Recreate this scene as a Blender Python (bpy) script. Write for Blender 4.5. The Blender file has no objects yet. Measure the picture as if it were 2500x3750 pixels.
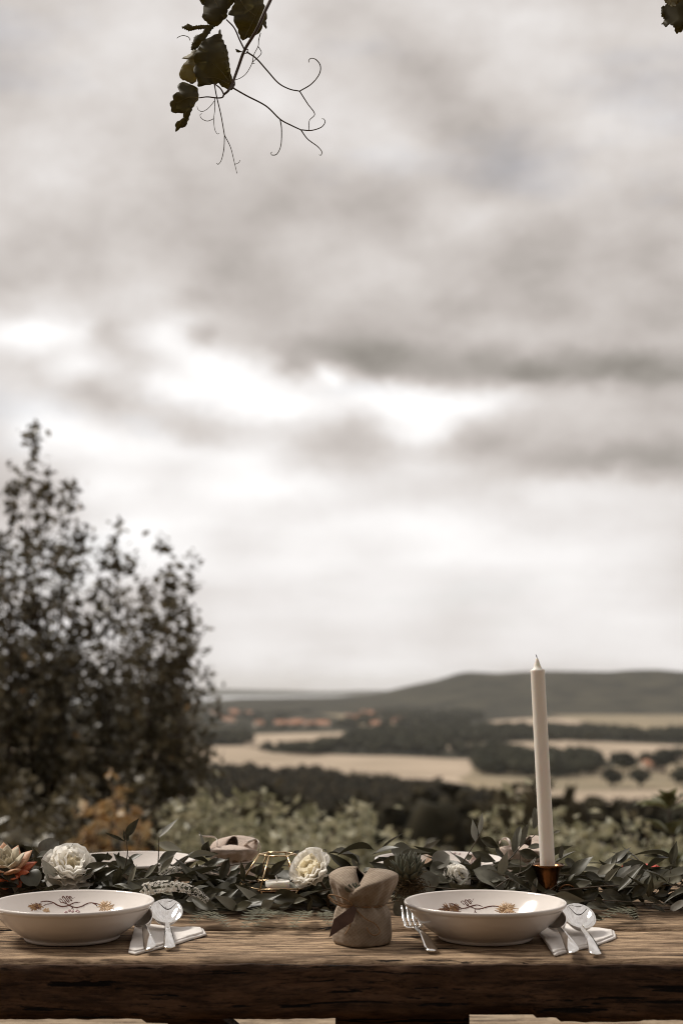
import bpy, bmesh, math, random
import numpy as np
from mathutils import Vector, Matrix, noise

R = math.radians
rng = random.Random(7)
nrng = np.random.default_rng(7)
scene = bpy.context.scene
COL = scene.collection

# ------------------------------------------------------------------ camera
CAM_Z = 1.10
F_PX = 5208.0                       # focal length in photo pixels (photo 2500 x 3750)
PITCH = math.atan(640 / F_PX)
cam_d = bpy.data.cameras.new('camera')
cam_d.sensor_fit = 'VERTICAL'; cam_d.sensor_height = 36; cam_d.sensor_width = 24
cam_d.lens = 50
cam_d.clip_start = 0.05; cam_d.clip_end = 120000
cam_d.dof.use_dof = True
cam_d.dof.focus_distance = 2.10
cam_d.dof.aperture_fstop = 4.2
cam = bpy.data.objects.new('camera', cam_d)
cam.location = (0, 0, CAM_Z); cam.rotation_euler = (R(90) + PITCH, 0, 0)
COL.objects.link(cam); scene.camera = cam

def ray(px, py):
    a = (px - 1250) / F_PX; b = -(py - 1875) / F_PX
    c, s = math.cos(PITCH), math.sin(PITCH)
    return Vector((a, c - b * s, s + b * c))
def G(px, py, z):                   # where the pixel's ray meets a level z
    d = ray(px, py); t = (z - CAM_Z) / d.z
    return Vector((d.x * t, d.y * t, z))
def D(px, py, y):                   # where the pixel's ray meets the distance y
    d = ray(px, py); t = y / d.y
    return Vector((d.x * t, y, CAM_Z + d.z * t))

# ------------------------------------------------------------------ sky, sun, exposure
SUN_EL, SUN_AZ = 50, -60             # degrees; azimuth clockwise from +Y (straight ahead)
world = bpy.data.worlds.new('World'); scene.world = world; world.use_nodes = True
def build_world():
    nt = world.node_tree; N = nt.nodes; L = nt.links; N.clear()
    def n(t, **k):
        o = N.new(t)
        for a, b in k.items(): setattr(o, a, b)
        return o
    def m(op, a, b=None, c=None, clamp=False):
        o = n('ShaderNodeMath', operation=op, use_clamp=clamp)
        for i, v in enumerate((a, b, c)):
            if v is None: continue
            if isinstance(v, (int, float)): o.inputs[i].default_value = v
            else: L.new(v, o.inputs[i])
        return o.outputs[0]
    def vm(op, a, b=None):
        o = n('ShaderNodeVectorMath', operation=op)
        for i, v in enumerate((a, b)):
            if v is None: continue
            if isinstance(v, (tuple, list)): o.inputs[i].default_value = v
            else: L.new(v, o.inputs[i])
        return o
    tc = n('ShaderNodeTexCoord')
    sep = n('ShaderNodeSeparateXYZ'); L.new(tc.outputs['Generated'], sep.inputs[0])
    az = m('MULTIPLY', m('ARCTAN2', sep.outputs[0], sep.outputs[1]), 57.2958)
    el = m('MULTIPLY', m('ARCSINE', sep.outputs[2]), 57.2958)
    def tex(vec, scale, detail, rough, off=(0, 0, 0), mul=(1, 1, 1)):
        mp = n('ShaderNodeMapping'); mp.inputs['Location'].default_value = off; mp.inputs['Scale'].default_value = mul
        L.new(vec, mp.inputs[0])
        t = n('ShaderNodeTexNoise'); t.inputs['Scale'].default_value = scale; t.inputs['Detail'].default_value = detail; t.inputs['Roughness'].default_value = rough
        L.new(mp.outputs[0], t.inputs[0]); return t
    ae = n('ShaderNodeCombineXYZ'); L.new(az, ae.inputs[0]); L.new(el, ae.inputs[1])
    w1 = tex(tc.outputs['Generated'], 10.0, 10, 0.62, (3.1, 8.2, 0), (1, 1, 1.45))
    wv = vm('SUBTRACT', w1.outputs['Color'], (0.5, 0.5, 0.5))
    wv = vm('MULTIPLY', wv.outputs[0], (4.2, 2.4, 0))
    P = vm('ADD', ae.outputs[0], wv.outputs[0]).outputs[0]
    # the clouds in view: sampled brightness (sRGB) at points of the sky, with their extent in degrees
    S = [(60,60,219,2.3,1.35),(200,60,219,2.3,1.35),(350,80,224,2.3,1.35),(640,90,222,2.3,1.35),(850,80,214,2.3,1.35),(1010,60,215,2.3,1.35),(1250,40,214,2.3,1.35),
         (1480,70,223,2.3,1.35),(60,150,212,2.3,1.35),(230,150,225,2.3,1.35),(450,260,210,2.3,1.35),(750,170,216,2.3,1.35),(1000,180,201,2.3,1.35),(1250,170,213,2.3,1.35),
         (1520,170,203,2.3,1.35),(80,280,222,2.3,1.35),(300,300,218,2.3,1.35),(600,300,212,2.3,1.35),(850,345,223,1.6,1.1),(1100,300,190,2.3,1.35),(1250,260,201,2.3,1.35),
         (1410,290,222,1.6,1.1),(1540,330,215,2.3,1.35),(80,400,225,2.3,1.35),(250,420,208,2.3,1.35),(450,450,204,2.3,1.35),(650,450,194,2.3,1.35),(850,430,199,2.3,1.35),
         (1000,430,202,2.3,1.35),(1100,400,184,2.3,1.35),(1250,420,201,2.3,1.35),(1450,440,192,2.3,1.35),(80,500,203,2.3,1.35),(250,520,207,2.3,1.35),(450,540,204,2.3,1.35),
         (700,540,212,2.3,1.35),(900,520,202,2.3,1.35),(1080,530,216,2.3,1.35),(1250,540,193,2.3,1.35),(1500,540,189,2.3,1.35),(60,600,205,2.3,1.35),(280,620,223,2.3,1.35),
         (420,620,215,2.3,1.35),(600,620,199,2.3,1.35),(850,620,211,2.3,1.35),(1100,620,210,2.3,1.35),(1300,640,188,2.3,1.35),(1520,640,195,2.3,1.35),(100,690,232,1.75,0.72),
         (300,690,226,1.75,0.72),(480,700,195,1.75,0.72),(650,720,192,1.75,0.72),(850,720,196,1.75,0.72),(1050,710,190,1.75,0.72),(1300,720,183,1.75,0.72),(1500,740,181,1.75,0.72),
         (40,770,262,1.75,0.72),(150,760,258,1.75,0.72),(255,765,209,0.75,0.45),(410,760,236,1.75,0.72),(490,780,192,0.75,0.45),(650,800,198,1.75,0.72),(750,800,183,1.75,0.72),
         (900,790,170,1.75,0.72),(1100,800,171,1.75,0.72),(1300,820,170,1.75,0.72),(1500,820,152,1.75,0.72),(60,870,218,1.75,0.72),(180,850,257,1.75,0.72),(300,830,220,1.75,0.72),
         (420,800,252,1.75,0.72),(520,850,264,1.75,0.72),(620,870,258,1.75,0.72),(700,845,188,0.75,0.45),(795,862,262,0.75,0.45),(900,845,178,1.75,0.72),(1050,860,183,1.75,0.72),
         (1200,870,153,1.75,0.72),(1400,860,152,1.75,0.72),(1540,860,163,1.75,0.72),(60,930,226,1.75,0.72),(240,925,196,1.75,0.72),(400,900,260,1.75,0.72),(560,920,264,1.75,0.72),
         (700,930,260,1.75,0.72),(860,910,264,1.75,0.72),(960,920,266,1.75,0.72),(1090,915,249,1.75,0.72),(1200,920,222,1.75,0.72),(1350,910,208,1.75,0.72),(1500,900,180,1.75,0.72),
         (450,985,213,1.75,0.72),(150,960,245,1.75,0.72),(300,970,226,1.75,0.72),(620,1000,227,2.2,0.8),(740,1010,206,2.2,0.8),(850,1000,211,2.2,0.8),(960,990,264,1.75,0.72),
         (1050,1000,200,2.2,0.8),(1200,980,205,1.75,0.72),(1400,980,208,1.75,0.72),(1550,960,191,1.75,0.72),(150,1020,258,2.2,0.8),(350,1040,256,2.2,0.8),(560,1050,254,2.2,0.8),
         (760,1060,217,2.2,0.8),(950,1070,239,2.2,0.8),(1150,1060,214,2.2,0.8),(1300,1070,191,2.2,0.8),(1450,1060,180,2.2,0.8),(1550,1080,186,2.2,0.8),(250,1120,258,2.2,0.8),
         (500,1120,256,2.2,0.8),(700,1120,254,2.2,0.8),(900,1120,233,2.2,0.8),(1100,1130,224,2.2,0.8),(1300,1130,241,2.2,0.8),(1500,1150,235,2.2,0.8),(250,1220,254,3,0.9),
         (450,1200,254,3,0.9),(560,1225,231,3,0.9),(700,1220,245,3,0.9),(900,1200,254,3,0.9),(1100,1220,250,3,0.9),(1250,1220,234,3,0.9),(1450,1220,241,3,0.9),
         (400,1290,252,3,0.9),(700,1290,252,3,0.9),(1000,1290,252,3,0.9),(1250,1290,250,3,0.9),(1500,1290,236,3,0.9),(600,1370,241,3,0.9),(900,1370,246,3,0.9),
         (1200,1370,240,3,0.9),(1450,1380,236,3,0.9),(600,1440,242,3,0.9),(900,1430,235,3,0.9),(1200,1440,232,3,0.9),(1450,1450,234,3,0.9),(600,1520,244,3,0.9),
         (900,1520,245,3,0.9),(1200,1500,236,3,0.9),(1500,1520,238,3,0.9),(100,1300,250,3,0.9),(150,1450,250,3,0.9)]
    def lin(v):
        v /= 255.0
        return ((v + 0.055) / 1.055) ** 2.4
    pts = []
    for x, y, v, sx, sy in S:
        d = ray(x * 2500 / 1568, y * 2500 / 1568).normalized()
        pts.append((math.degrees(math.atan2(d.x, d.y)), math.degrees(math.asin(d.z)), lin(v) * 1.0, sx, sy))
    BASE = 0.66
    A = np.array([[math.exp(-(((p[0] - q[0]) / q[3]) ** 2 + ((p[1] - q[1]) / q[4]) ** 2)) for q in pts] for p in pts])
    b = np.array([p[2] - BASE for p in pts])
    amp = np.linalg.solve(A.T @ A + 0.09 * np.eye(len(pts)), A.T @ b)
    tot = None
    for p, k in zip(pts, amp):
        d = vm('SUBTRACT', P, (p[0], p[1], 0)).outputs[0]
        d = vm('MULTIPLY', d, (1 / p[3], 1 / p[4], 0)).outputs[0]
        e = m('POWER', 2.71828, m('MULTIPLY', vm('DOT_PRODUCT', d, d).outputs['Value'], -1.0))
        tot = m('MULTIPLY_ADD', e, float(k), tot if tot is not None else 0.0)
    # the same kind of cloud all over the rest of the sky
    gen = tc.outputs['Generated']
    big = tex(gen, 4.0, 6, 0.55, (5, 2, 0), (1, 1, 2.0)).outputs['Fac']
    fine = tex(gen, 10.0, 8, 0.57, (1, 7, 3), (1, 1, 1.5)).outputs['Fac']
    low = m('SUBTRACT', 1.0, m('MULTIPLY', m('MAXIMUM', sep.outputs[2], 0.0), 3.6), clamp=True)
    strk = tex(gen, 9.0, 9, 0.62, (9, 4, 0), (0.6, 0.6, 6.0)).outputs['Fac']
    away = m('MULTIPLY', m('MAXIMUM', m('DIVIDE', m('ABSOLUTE', az), 30.0), m('DIVIDE', m('SUBTRACT', el, 8.0), 30.0)), 1.0, clamp=True)
    B = m('ADD', tot, BASE)
    B = m('MULTIPLY_ADD', m('SUBTRACT', big, 0.5), m('MULTIPLY_ADD', away, 0.40, 0.06), B)
    B = m('MULTIPLY_ADD', m('SUBTRACT', fine, 0.5), m('MULTIPLY_ADD', low, -0.36, 0.54), B)
    B = m('MULTIPLY_ADD', m('SUBTRACT', strk, 0.5), m('MULTIPLY', low, 0.20), B)
    B = m('MAXIMUM', m('MULTIPLY_ADD', m('SUBTRACT', B, 0.64), 1.16, 0.61), 0.22)
    ramp = n('ShaderNodeValToRGB'); e = ramp.color_ramp.elements
    L.new(m('DIVIDE', B, 1.3), ramp.inputs[0])
    e[0].position = 0.15; e[0].color = (0.214, 0.193, 0.172, 1)
    e[1].position = 0.85; e[1].color = (1.115, 1.095, 1.085, 1)
    for pos, c_ in ((0.246, (0.345, 0.318, 0.286)), (0.385, (0.545, 0.499, 0.467)), (0.492, (0.685, 0.637, 0.606)), (0.654, (0.880, 0.846, 0.828))):
        q = e.new(pos); q.color = (*c_, 1)
    sky = n('ShaderNodeTexSky', sky_type='NISHITA'); sky.sun_disc = False
    sky.sun_elevation = R(SUN_EL); sky.sun_rotation = R(SUN_AZ)
    sk = n('ShaderNodeVectorMath', operation='SCALE'); L.new(sky.outputs[0], sk.inputs[0]); sk.inputs['Scale'].default_value = 0.10
    gap = tex(gen, 6.0, 5, 0.55, (2.0, 3.0, 0), (0.8, 0.8, 2.5)).outputs['Fac']
    gapf = n('ShaderNodeMapRange'); gapf.inputs[1].default_value = 0.56; gapf.inputs[2].default_value = 0.75; gapf.inputs[4].default_value = 0.22
    L.new(gap, gapf.inputs[0])
    mix = n('ShaderNodeMix', data_type='RGBA'); L.new(gapf.outputs[0], mix.inputs['Factor'])
    L.new(ramp.outputs[0], mix.inputs['A']); L.new(sk.outputs[0], mix.inputs['B'])
    bg = n('ShaderNodeBackground'); bg.inputs[1].default_value = 0.50; L.new(mix.outputs['Result'], bg.inputs[0])
    out = n('ShaderNodeOutputWorld'); L.new(bg.outputs[0], out.inputs[0])
build_world()
world.cycles.sampling_method = 'MANUAL'; world.cycles.sample_map_resolution = 1024

sun_d = bpy.data.lights.new('sun', 'SUN'); sun_d.energy = 1.5; sun_d.angle = R(16); sun_d.color = (1, 0.94, 0.85)
sun = bpy.data.objects.new('sun', sun_d); COL.objects.link(sun)
sdir = Vector((math.sin(R(SUN_AZ)) * math.cos(R(SUN_EL)), math.cos(R(SUN_AZ)) * math.cos(R(SUN_EL)), math.sin(R(SUN_EL))))
sun.rotation_euler = (-sdir).to_track_quat('-Z', 'Y').to_euler()
vs = scene.view_settings
vs.view_transform = 'Standard'; vs.look = 'None'; vs.gamma = 1; vs.exposure = 1.0
scene.cycles.max_bounces = 8; scene.cycles.transparent_max_bounces = 8
scene.cycles.volume_bounces = 1
scene.cycles.use_denoising = True
scene.cycles.sample_clamp_indirect = 3.0
scene.cycles.filter_width = 1.0

# ------------------------------------------------------------------ helpers
class MB:
    def __init__(s): s.v = []; s.f = []
    def add(s, v, f):
        o = len(s.v); s.v += [tuple(p) for p in v]; s.f += [tuple(i + o for i in q) for q in f]; return s
    def tube(s, pts, rad, n=6, cap=True):
        pts = [Vector(p) for p in pts]; k = len(pts)
        if isinstance(rad, (int, float)): rad = [rad] * k
        up = Vector((0.13, 0.27, 0.95)); V = []; prev = None
        for i, p in enumerate(pts):
            t = (pts[min(i + 1, k - 1)] - pts[max(i - 1, 0)])
            t = t.normalized() if t.length > 1e-9 else Vector((0, 0, 1))
            a = (prev if prev is not None else t.cross(up))
            a = a - t * a.dot(t)
            if a.length < 1e-6: a = t.orthogonal()
            a.normalize(); prev = a; b = t.cross(a)
            for j in range(n):
                q = 2 * math.pi * j / n
                V.append(p + (a * math.cos(q) + b * math.sin(q)) * rad[i])
        F = [(i * n + j, i * n + (j + 1) % n, (i + 1) * n + (j + 1) % n, (i + 1) * n + j) for i in range(k - 1) for j in range(n)]
        if cap: F += [tuple(range(n))[::-1], tuple(range((k - 1) * n, k * n))]
        return s.add(V, F)
    def box(s, c, h, rot=None):
        V = [Vector((x * h[0], y * h[1], z * h[2])) for x in (-1, 1) for y in (-1, 1) for z in (-1, 1)]
        if rot is not None: V = [rot @ q for q in V]
        V = [q + Vector(c) for q in V]
        return s.add(V, [(0, 1, 3, 2), (4, 6, 7, 5), (0, 4, 5, 1), (2, 3, 7, 6), (0, 2, 6, 4), (1, 5, 7, 3)])
    def lathe(s, prof, n=48, c=(0, 0, 0), close=False, fn=None):
        k = len(prof); V = []
        for i, (r, z) in enumerate(prof):
            for j in range(n):
                a = 2 * math.pi * j / n; rr = r if fn is None else fn(r, z, a)
                V.append((c[0] + rr * math.cos(a), c[1] + rr * math.sin(a), c[2] + z))
        kk = k if close else k - 1
        F = [(i * n + j, i * n + (j + 1) % n, ((i + 1) % k) * n + (j + 1) % n, ((i + 1) % k) * n + j) for i in range(kk) for j in range(n)]
        if not close:
            if prof[0][0] > 1e-6: F.append(tuple(range(n))[::-1])
            if prof[-1][0] > 1e-6: F.append(tuple(range((k - 1) * n, k * n)))
        return s.add(V, F)
    def grid(s, P):                 # P[i][j] points
        a, b = len(P), len(P[0])
        return s.add([q for r in P for q in r], [(i * b + j, i * b + j + 1, (i + 1) * b + j + 1, (i + 1) * b + j) for i in range(a - 1) for j in range(b - 1)])
    def mesh(s, name, smooth=True):
        me = bpy.data.meshes.new(name); me.from_pydata(s.v, [], s.f)
        if smooth: me.polygons.foreach_set('use_smooth', [True] * len(me.polygons))
        me.update(); return me
    def build(s, name, mat, parent=None, smooth=True, solid=0.0, bevel=0.0, sub=0):
        me = s.mesh(name, smooth)
        o = link(name, me, mat, parent)
        if parent is not None: o.matrix_local = Matrix.Translation(-parent.location)
        if solid:
            m = o.modifiers.new('solid', 'SOLIDIFY'); m.thickness = solid; m.offset = 0
        if bevel:
            m = o.modifiers.new('bevel', 'BEVEL'); m.width = bevel; m.segments = 2; m.limit_method = 'ANGLE'
        if sub:
            m = o.modifiers.new('sub', 'SUBSURF'); m.levels = sub; m.render_levels = sub
        return o
def link(name, me, mat, parent=None):
    if mat is not None and len(me.materials) == 0: me.materials.append(mat)
    o = bpy.data.objects.new(name, me); COL.objects.link(o)
    if parent is not None: o.parent = parent
    return o
def tag(o, label, cat, group=None, kind=None):
    if label: o['label'] = label
    if cat: o['category'] = cat
    if group: o['group'] = group
    if kind: o['kind'] = kind
    return o
def thing(name, loc, label, cat, group=None, rz=0):
    o = bpy.data.objects.new(name, None); COL.objects.link(o)
    o.empty_display_size = 0.02
    o.location = loc; o.rotation_euler = (0, 0, rz)
    bpy.context.view_layer.update
    return tag(o, label, cat, group)
def copy_tree(o, parent=None):
    c = o.copy(); COL.objects.link(c); c.parent = parent
    if parent is not None: c.matrix_local = o.matrix_local.copy()
    for ch in list(o.children): copy_tree(ch, c)
    return c
def axes(x, nrm):
    x = Vector(x).normalized(); nrm = Vector(nrm); z = nrm - x * nrm.dot(x)
    if z.length < 1e-5: z = x.orthogonal()
    z.normalize(); y = z.cross(x)
    return Matrix((x, y, z)).transposed()
def put(name, me, mat, parent, base, x, nrm, L, W=None):
    o = link(name, me, mat, parent)
    M = axes(x, nrm).to_4x4() @ Matrix.Diagonal((L, W or L, (L + (W or L)) / 2, 1))
    M = Matrix.Translation(Vector(base) - (parent.location if parent is not None else Vector())) @ M
    if parent is not None: o.matrix_local = M
    else: o.matrix_world = M
    return o
def spline(pts, n):                 # Catmull-Rom through points
    P = [Vector(p) for p in pts]; P = [P[0] * 2 - P[1]] + P + [P[-1] * 2 - P[-2]]
    out = []
    seg = len(P) - 3
    for i in range(n):
        u = i / (n - 1) * seg; k = min(int(u), seg - 1); t = u - k
        a, b, c, d = P[k:k + 4]
        out.append(0.5 * ((2 * b) + (c - a) * t + (2 * a - 5 * b + 4 * c - d) * t * t + (3 * b - a - 3 * c + d) * t ** 3))
    return out
def fbm(x, y=0.0, z=0.0, o=4):
    return noise.fractal(Vector((x, y, z)), 1.0, 2.0, o)

# ------------------------------------------------------------------ materials
def mat(name, col, rough=0.6, col2=None, scale=8.0, stretch=(1, 1, 1), detail=4, lo=0.35, hi=0.65, objrand=0.0, objcol=None,
        bump=0.0, bscale=None, metal=0.0, spec=0.5, trans=0.0, tcol=None, sss=0.0, coat=0.0, sheen=0.0):
    m = bpy.data.materials.new(name); m.use_nodes = True
    nt = m.node_tree; N = nt.nodes; L = nt.links
    bs = N['Principled BSDF']; out = N['Material Output']
    bs.inputs['Roughness'].default_value = rough; bs.inputs['Metallic'].default_value = metal
    bs.inputs['Specular IOR Level'].default_value = spec
    bs.inputs['Coat Weight'].default_value = coat; bs.inputs['Sheen Weight'].default_value = sheen
    if sss:
        bs.inputs['Subsurface Weight'].default_value = sss; bs.inputs['Subsurface Radius'].default_value = (0.012, 0.008, 0.005); bs.inputs['Subsurface Scale'].default_value = 1.0
    tc = N.new('ShaderNodeTexCoord'); oi = N.new('ShaderNodeObjectInfo')
    av = N.new('ShaderNodeVectorMath'); av.operation = 'MULTIPLY_ADD'
    L.new(tc.outputs['Object'], av.inputs[0]); av.inputs[1].default_value = stretch
    sc = N.new('ShaderNodeVectorMath'); sc.operation = 'SCALE'; sc.inputs[0].default_value = (17.3, 9.1, 5.7); L.new(oi.outputs['Random'], sc.inputs['Scale'])
    L.new(sc.outputs[0], av.inputs[2])
    tx = N.new('ShaderNodeTexNoise'); tx.inputs['Scale'].default_value = scale; tx.inputs['Detail'].default_value = detail
    L.new(av.outputs[0], tx.inputs[0])
    mr = N.new('ShaderNodeMapRange'); mr.inputs[1].default_value = lo; mr.inputs[2].default_value = hi; L.new(tx.outputs['Fac'], mr.inputs[0])
    mx = N.new('ShaderNodeMix'); mx.data_type = 'RGBA'; L.new(mr.outputs[0], mx.inputs['Factor'])
    mx.inputs['A'].default_value = (*col, 1); mx.inputs['B'].default_value = (*(col2 or [c * 0.75 for c in col]), 1)
    res = mx.outputs['Result']
    if objcol:
        m2 = N.new('ShaderNodeMix'); m2.data_type = 'RGBA'
        r2 = N.new('ShaderNodeMapRange'); r2.inputs[1].default_value = 1 - objrand; r2.inputs[2].default_value = 1.0; L.new(oi.outputs['Random'], r2.inputs[0])
        L.new(r2.outputs[0], m2.inputs['Factor']); L.new(res, m2.inputs['A']); m2.inputs['B'].default_value = (*objcol, 1); res = m2.outputs['Result']
    L.new(res, bs.inputs['Base Color'])
    if bump:
        b = N.new('ShaderNodeBump'); b.inputs['Strength'].default_value = bump; b.inputs['Distance'].default_value = 0.002
        if bscale:
            t2 = N.new('ShaderNodeTexNoise'); t2.inputs['Scale'].default_value = bscale; t2.inputs['Detail'].default_value = 5; L.new(av.outputs[0], t2.inputs[0]); L.new(t2.outputs['Fac'], b.inputs['Height'])
        else: L.new(tx.outputs['Fac'], b.inputs['Height'])
        L.new(b.outputs[0], bs.inputs['Normal'])
    if trans:
        tb = N.new('ShaderNodeBsdfTranslucent')
        if tcol: tb.inputs[0].default_value = (*tcol, 1)
        else: L.new(res, tb.inputs[0])
        ms = N.new('ShaderNodeMixShader'); ms.inputs[0].default_value = trans
        L.new(bs.outputs[0], ms.inputs[1]); L.new(tb.outputs[0], ms.inputs[2]); L.new(ms.outputs[0], out.inputs[0])
    return m

def wood(name, light, dark, crack, fine=1.0):
    m = bpy.data.materials.new(name); m.use_nodes = True
    nt = m.node_tree; N = nt.nodes; L = nt.links; bs = N['Principled BSDF']
    bs.inputs['Roughness'].default_value = 0.82; bs.inputs['Specular IOR Level'].default_value = 0.25
    tc = N.new('ShaderNodeTexCoord'); oi = N.new('ShaderNodeObjectInfo')
    sc = N.new('ShaderNodeVectorMath'); sc.operation = 'SCALE'; sc.inputs[0].default_value = (3.3, 9.1, 5.7); L.new(oi.outputs['Random'], sc.inputs['Scale'])
    ad = N.new('ShaderNodeVectorMath'); L.new(tc.outputs['Object'], ad.inputs[0]); L.new(sc.outputs[0], ad.inputs[1])
    # slow bend of the grain
    wv = N.new('ShaderNodeTexNoise'); wv.inputs['Scale'].default_value = 3.0; L.new(ad.outputs[0], wv.inputs[0])
    w2 = N.new('ShaderNodeVectorMath'); w2.operation = 'MULTIPLY_ADD'; L.new(wv.outputs['Color'], w2.inputs[0]); w2.inputs[1].default_value = (0, 0.03, 0.03); L.new(ad.outputs[0], w2.inputs[2])
    def tx(stretch, scale, det, rough=0.6):
        mp = N.new('ShaderNodeVectorMath'); mp.operation = 'MULTIPLY'; mp.inputs[1].default_value = stretch; L.new(w2.outputs[0], mp.inputs[0])
        t = N.new('ShaderNodeTexNoise'); t.inputs['Scale'].default_value = scale; t.inputs['Detail'].default_value = det; t.inputs['Roughness'].default_value = rough; L.new(mp.outputs[0], t.inputs[0]); return t.outputs['Fac']
    def rng_(v, a, b):
        r = N.new('ShaderNodeMapRange'); r.inputs[1].default_value = a; r.inputs[2].default_value = b; L.new(v, r.inputs[0]); return r.outputs[0]
    def mx(f, a, b):
        o = N.new('ShaderNodeMix'); o.data_type = 'RGBA'; L.new(f, o.inputs['Factor'])
        for k, v in (('A', a), ('B', b)):
            if isinstance(v, tuple): o.inputs[k].default_value = (*v, 1)
            else: L.new(v, o.inputs[k])
        return o.outputs['Result']
    g1 = tx((3.2, 26, 26), 3.2, 9, 0.70); g2 = tx((8.0, 60, 60), 5.0, 7, 0.74); g3 = tx((1.4, 3, 3), 4.2, 6, 0.62); cr = tx((2.2, 64, 64), 2.4, 5, 0.58)
    c = mx(rng_(g1, 0.40, 0.62), light, dark)
    c = mx(rng_(g2, 0.50, 0.66), c, tuple(x * 0.40 for x in dark))
    c = mx(rng_(g3, 0.48, 0.72), c, tuple(x * 0.85 + 0.05 * y for x, y in zip(dark, light)))
    c = mx(rng_(cr, 0.585, 0.615), c, crack)
    L.new(c, bs.inputs['Base Color'])
    hs = N.new('ShaderNodeMath'); hs.operation = 'MULTIPLY_ADD'; L.new(g2, hs.inputs[0]); hs.inputs[1].default_value = -0.8; L.new(g1, hs.inputs[2])
    h2 = N.new('ShaderNodeMath'); h2.operation = 'MULTIPLY_ADD'; L.new(rng_(cr, 0.6, 0.66), h2.inputs[0]); h2.inputs[1].default_value = -1.2; L.new(hs.outputs[0], h2.inputs[2])
    b = N.new('ShaderNodeBump'); b.inputs['Strength'].default_value = 0.9; b.inputs['Distance'].default_value = 0.003; L.new(h2.outputs[0], b.inputs['Height']); L.new(b.outputs[0], bs.inputs['Normal'])
    return m

def burlap_mat(name, a, b):
    m = mat(name, a, 0.95, b, 60, bump=0.0, spec=0.1, sheen=0.2)
    nt = m.node_tree; N = nt.nodes; L = nt.links; bs = N['Principled BSDF']
    tc = N.new('ShaderNodeTexCoord')
    hs = []
    for d in (20, -70):
        mp = N.new('ShaderNodeMapping'); mp.inputs['Rotation'].default_value = (R(90), 0, R(0)); L.new(tc.outputs['Object'], mp.inputs[0])
        m2 = N.new('ShaderNodeMapping'); m2.inputs['Rotation'].default_value = (0, 0, R(d)); L.new(mp.outputs[0], m2.inputs[0])
        w = N.new('ShaderNodeTexWave'); w.inputs['Scale'].default_value = 190; w.inputs['Distortion'].default_value = 0.6; L.new(m2.outputs[0], w.inputs[0]); hs.append(w.outputs['Fac'])
    mu = N.new('ShaderNodeMath'); mu.operation = 'MULTIPLY'; L.new(hs[0], mu.inputs[0]); L.new(hs[1], mu.inputs[1])
    th = N.new('ShaderNodeMix'); th.data_type = 'RGBA'; th.blend_type = 'MULTIPLY'; th.inputs['Factor'].default_value = 0.38
    src = bs.inputs['Base Color'].links[0].from_socket; L.new(src, th.inputs['A'])
    gr = N.new('ShaderNodeMapRange'); gr.inputs[1].default_value = 0.0; gr.inputs[2].default_value = 0.5; gr.inputs[3].default_value = 0.35; gr.inputs[4].default_value = 1.15; L.new(mu.outputs[0], gr.inputs[0])
    L.new(gr.outputs[0], th.inputs['B']); L.new(th.outputs['Result'], bs.inputs['Base Color'])
    bp = N.new('ShaderNodeBump'); bp.inputs['Strength'].default_value = 0.7; bp.inputs['Distance'].default_value = 0.0012; L.new(mu.outputs[0], bp.inputs['Height']); L.new(bp.outputs[0], bs.inputs['Normal'])
    return m

M = {}
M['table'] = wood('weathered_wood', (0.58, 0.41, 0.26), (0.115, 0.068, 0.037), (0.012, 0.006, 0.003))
M['apron'] = wood('shaded_wood', (0.15, 0.082, 0.047), (0.036, 0.018, 0.010), (0.006, 0.003, 0.002))  # shade on the table front and underside put into the wood colour
M['bench'] = wood('bench_wood', (0.46, 0.36, 0.25), (0.27, 0.19, 0.12), (0.05, 0.03, 0.02))
M['ceramic'] = mat('white_glazed_ceramic', (0.80, 0.745, 0.70), 0.13, (0.77, 0.71, 0.66), 6, spec=0.5)
M['brown_print'] = mat('brown_print', (0.085, 0.022, 0.012), 0.3, (0.13, 0.04, 0.02), 60)
M['gold_print'] = mat('gold_print', (0.34, 0.185, 0.07), 0.3, (0.17, 0.075, 0.028), 120, lo=0.4, hi=0.6)
M['pale_print'] = mat('pale_gold_print', (0.60, 0.42, 0.25), 0.3, (0.46, 0.28, 0.14), 120)
M['berry_print'] = mat('mauve_print', (0.36, 0.22, 0.22), 0.3, (0.46, 0.32, 0.31), 120)
M['silver'] = mat('polished_silver', (0.88, 0.86, 0.83), 0.05, (0.80, 0.78, 0.75), 40, metal=1.0)
M['brass'] = mat('aged_brass', (0.24, 0.115, 0.05), 0.24, (0.13, 0.06, 0.028), 30, metal=1.0)
M['gold'] = mat('gold_wire', (0.78, 0.60, 0.38), 0.22, (0.66, 0.47, 0.27), 40, metal=1.0)
M['wax'] = mat('ivory_wax', (0.88, 0.83, 0.75), 0.45, (0.86, 0.80, 0.71), 12, sss=0.25, spec=0.4)
M['wick'] = mat('charred_wick', (0.03, 0.025, 0.02), 0.9)
M['white_wick'] = mat('waxed_wick', (0.85, 0.82, 0.78), 0.6)
M['linen'] = mat('white_linen', (0.80, 0.76, 0.725), 0.9, (0.77, 0.73, 0.69), 40, bump=0.35, bscale=90, spec=0.1)
M['burlap'] = burlap_mat('burlap', (0.45, 0.355, 0.265), (0.33, 0.25, 0.18))
M['burlap_lit'] = burlap_mat('lit_burlap', (0.76, 0.63, 0.54), (0.70, 0.56, 0.47))  # same burlap, with the sky light on it put into the colour
M['ribbon'] = mat('cream_ribbon', (0.80, 0.74, 0.68), 0.8, (0.74, 0.66, 0.59), 20)
M['twine'] = mat('jute_twine', (0.33, 0.19, 0.09), 0.9, (0.20, 0.11, 0.05), 300)
M['leather'] = mat('brown_leather', (0.105, 0.055, 0.036), 0.65, (0.075, 0.038, 0.025), 80, bump=0.3)
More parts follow.
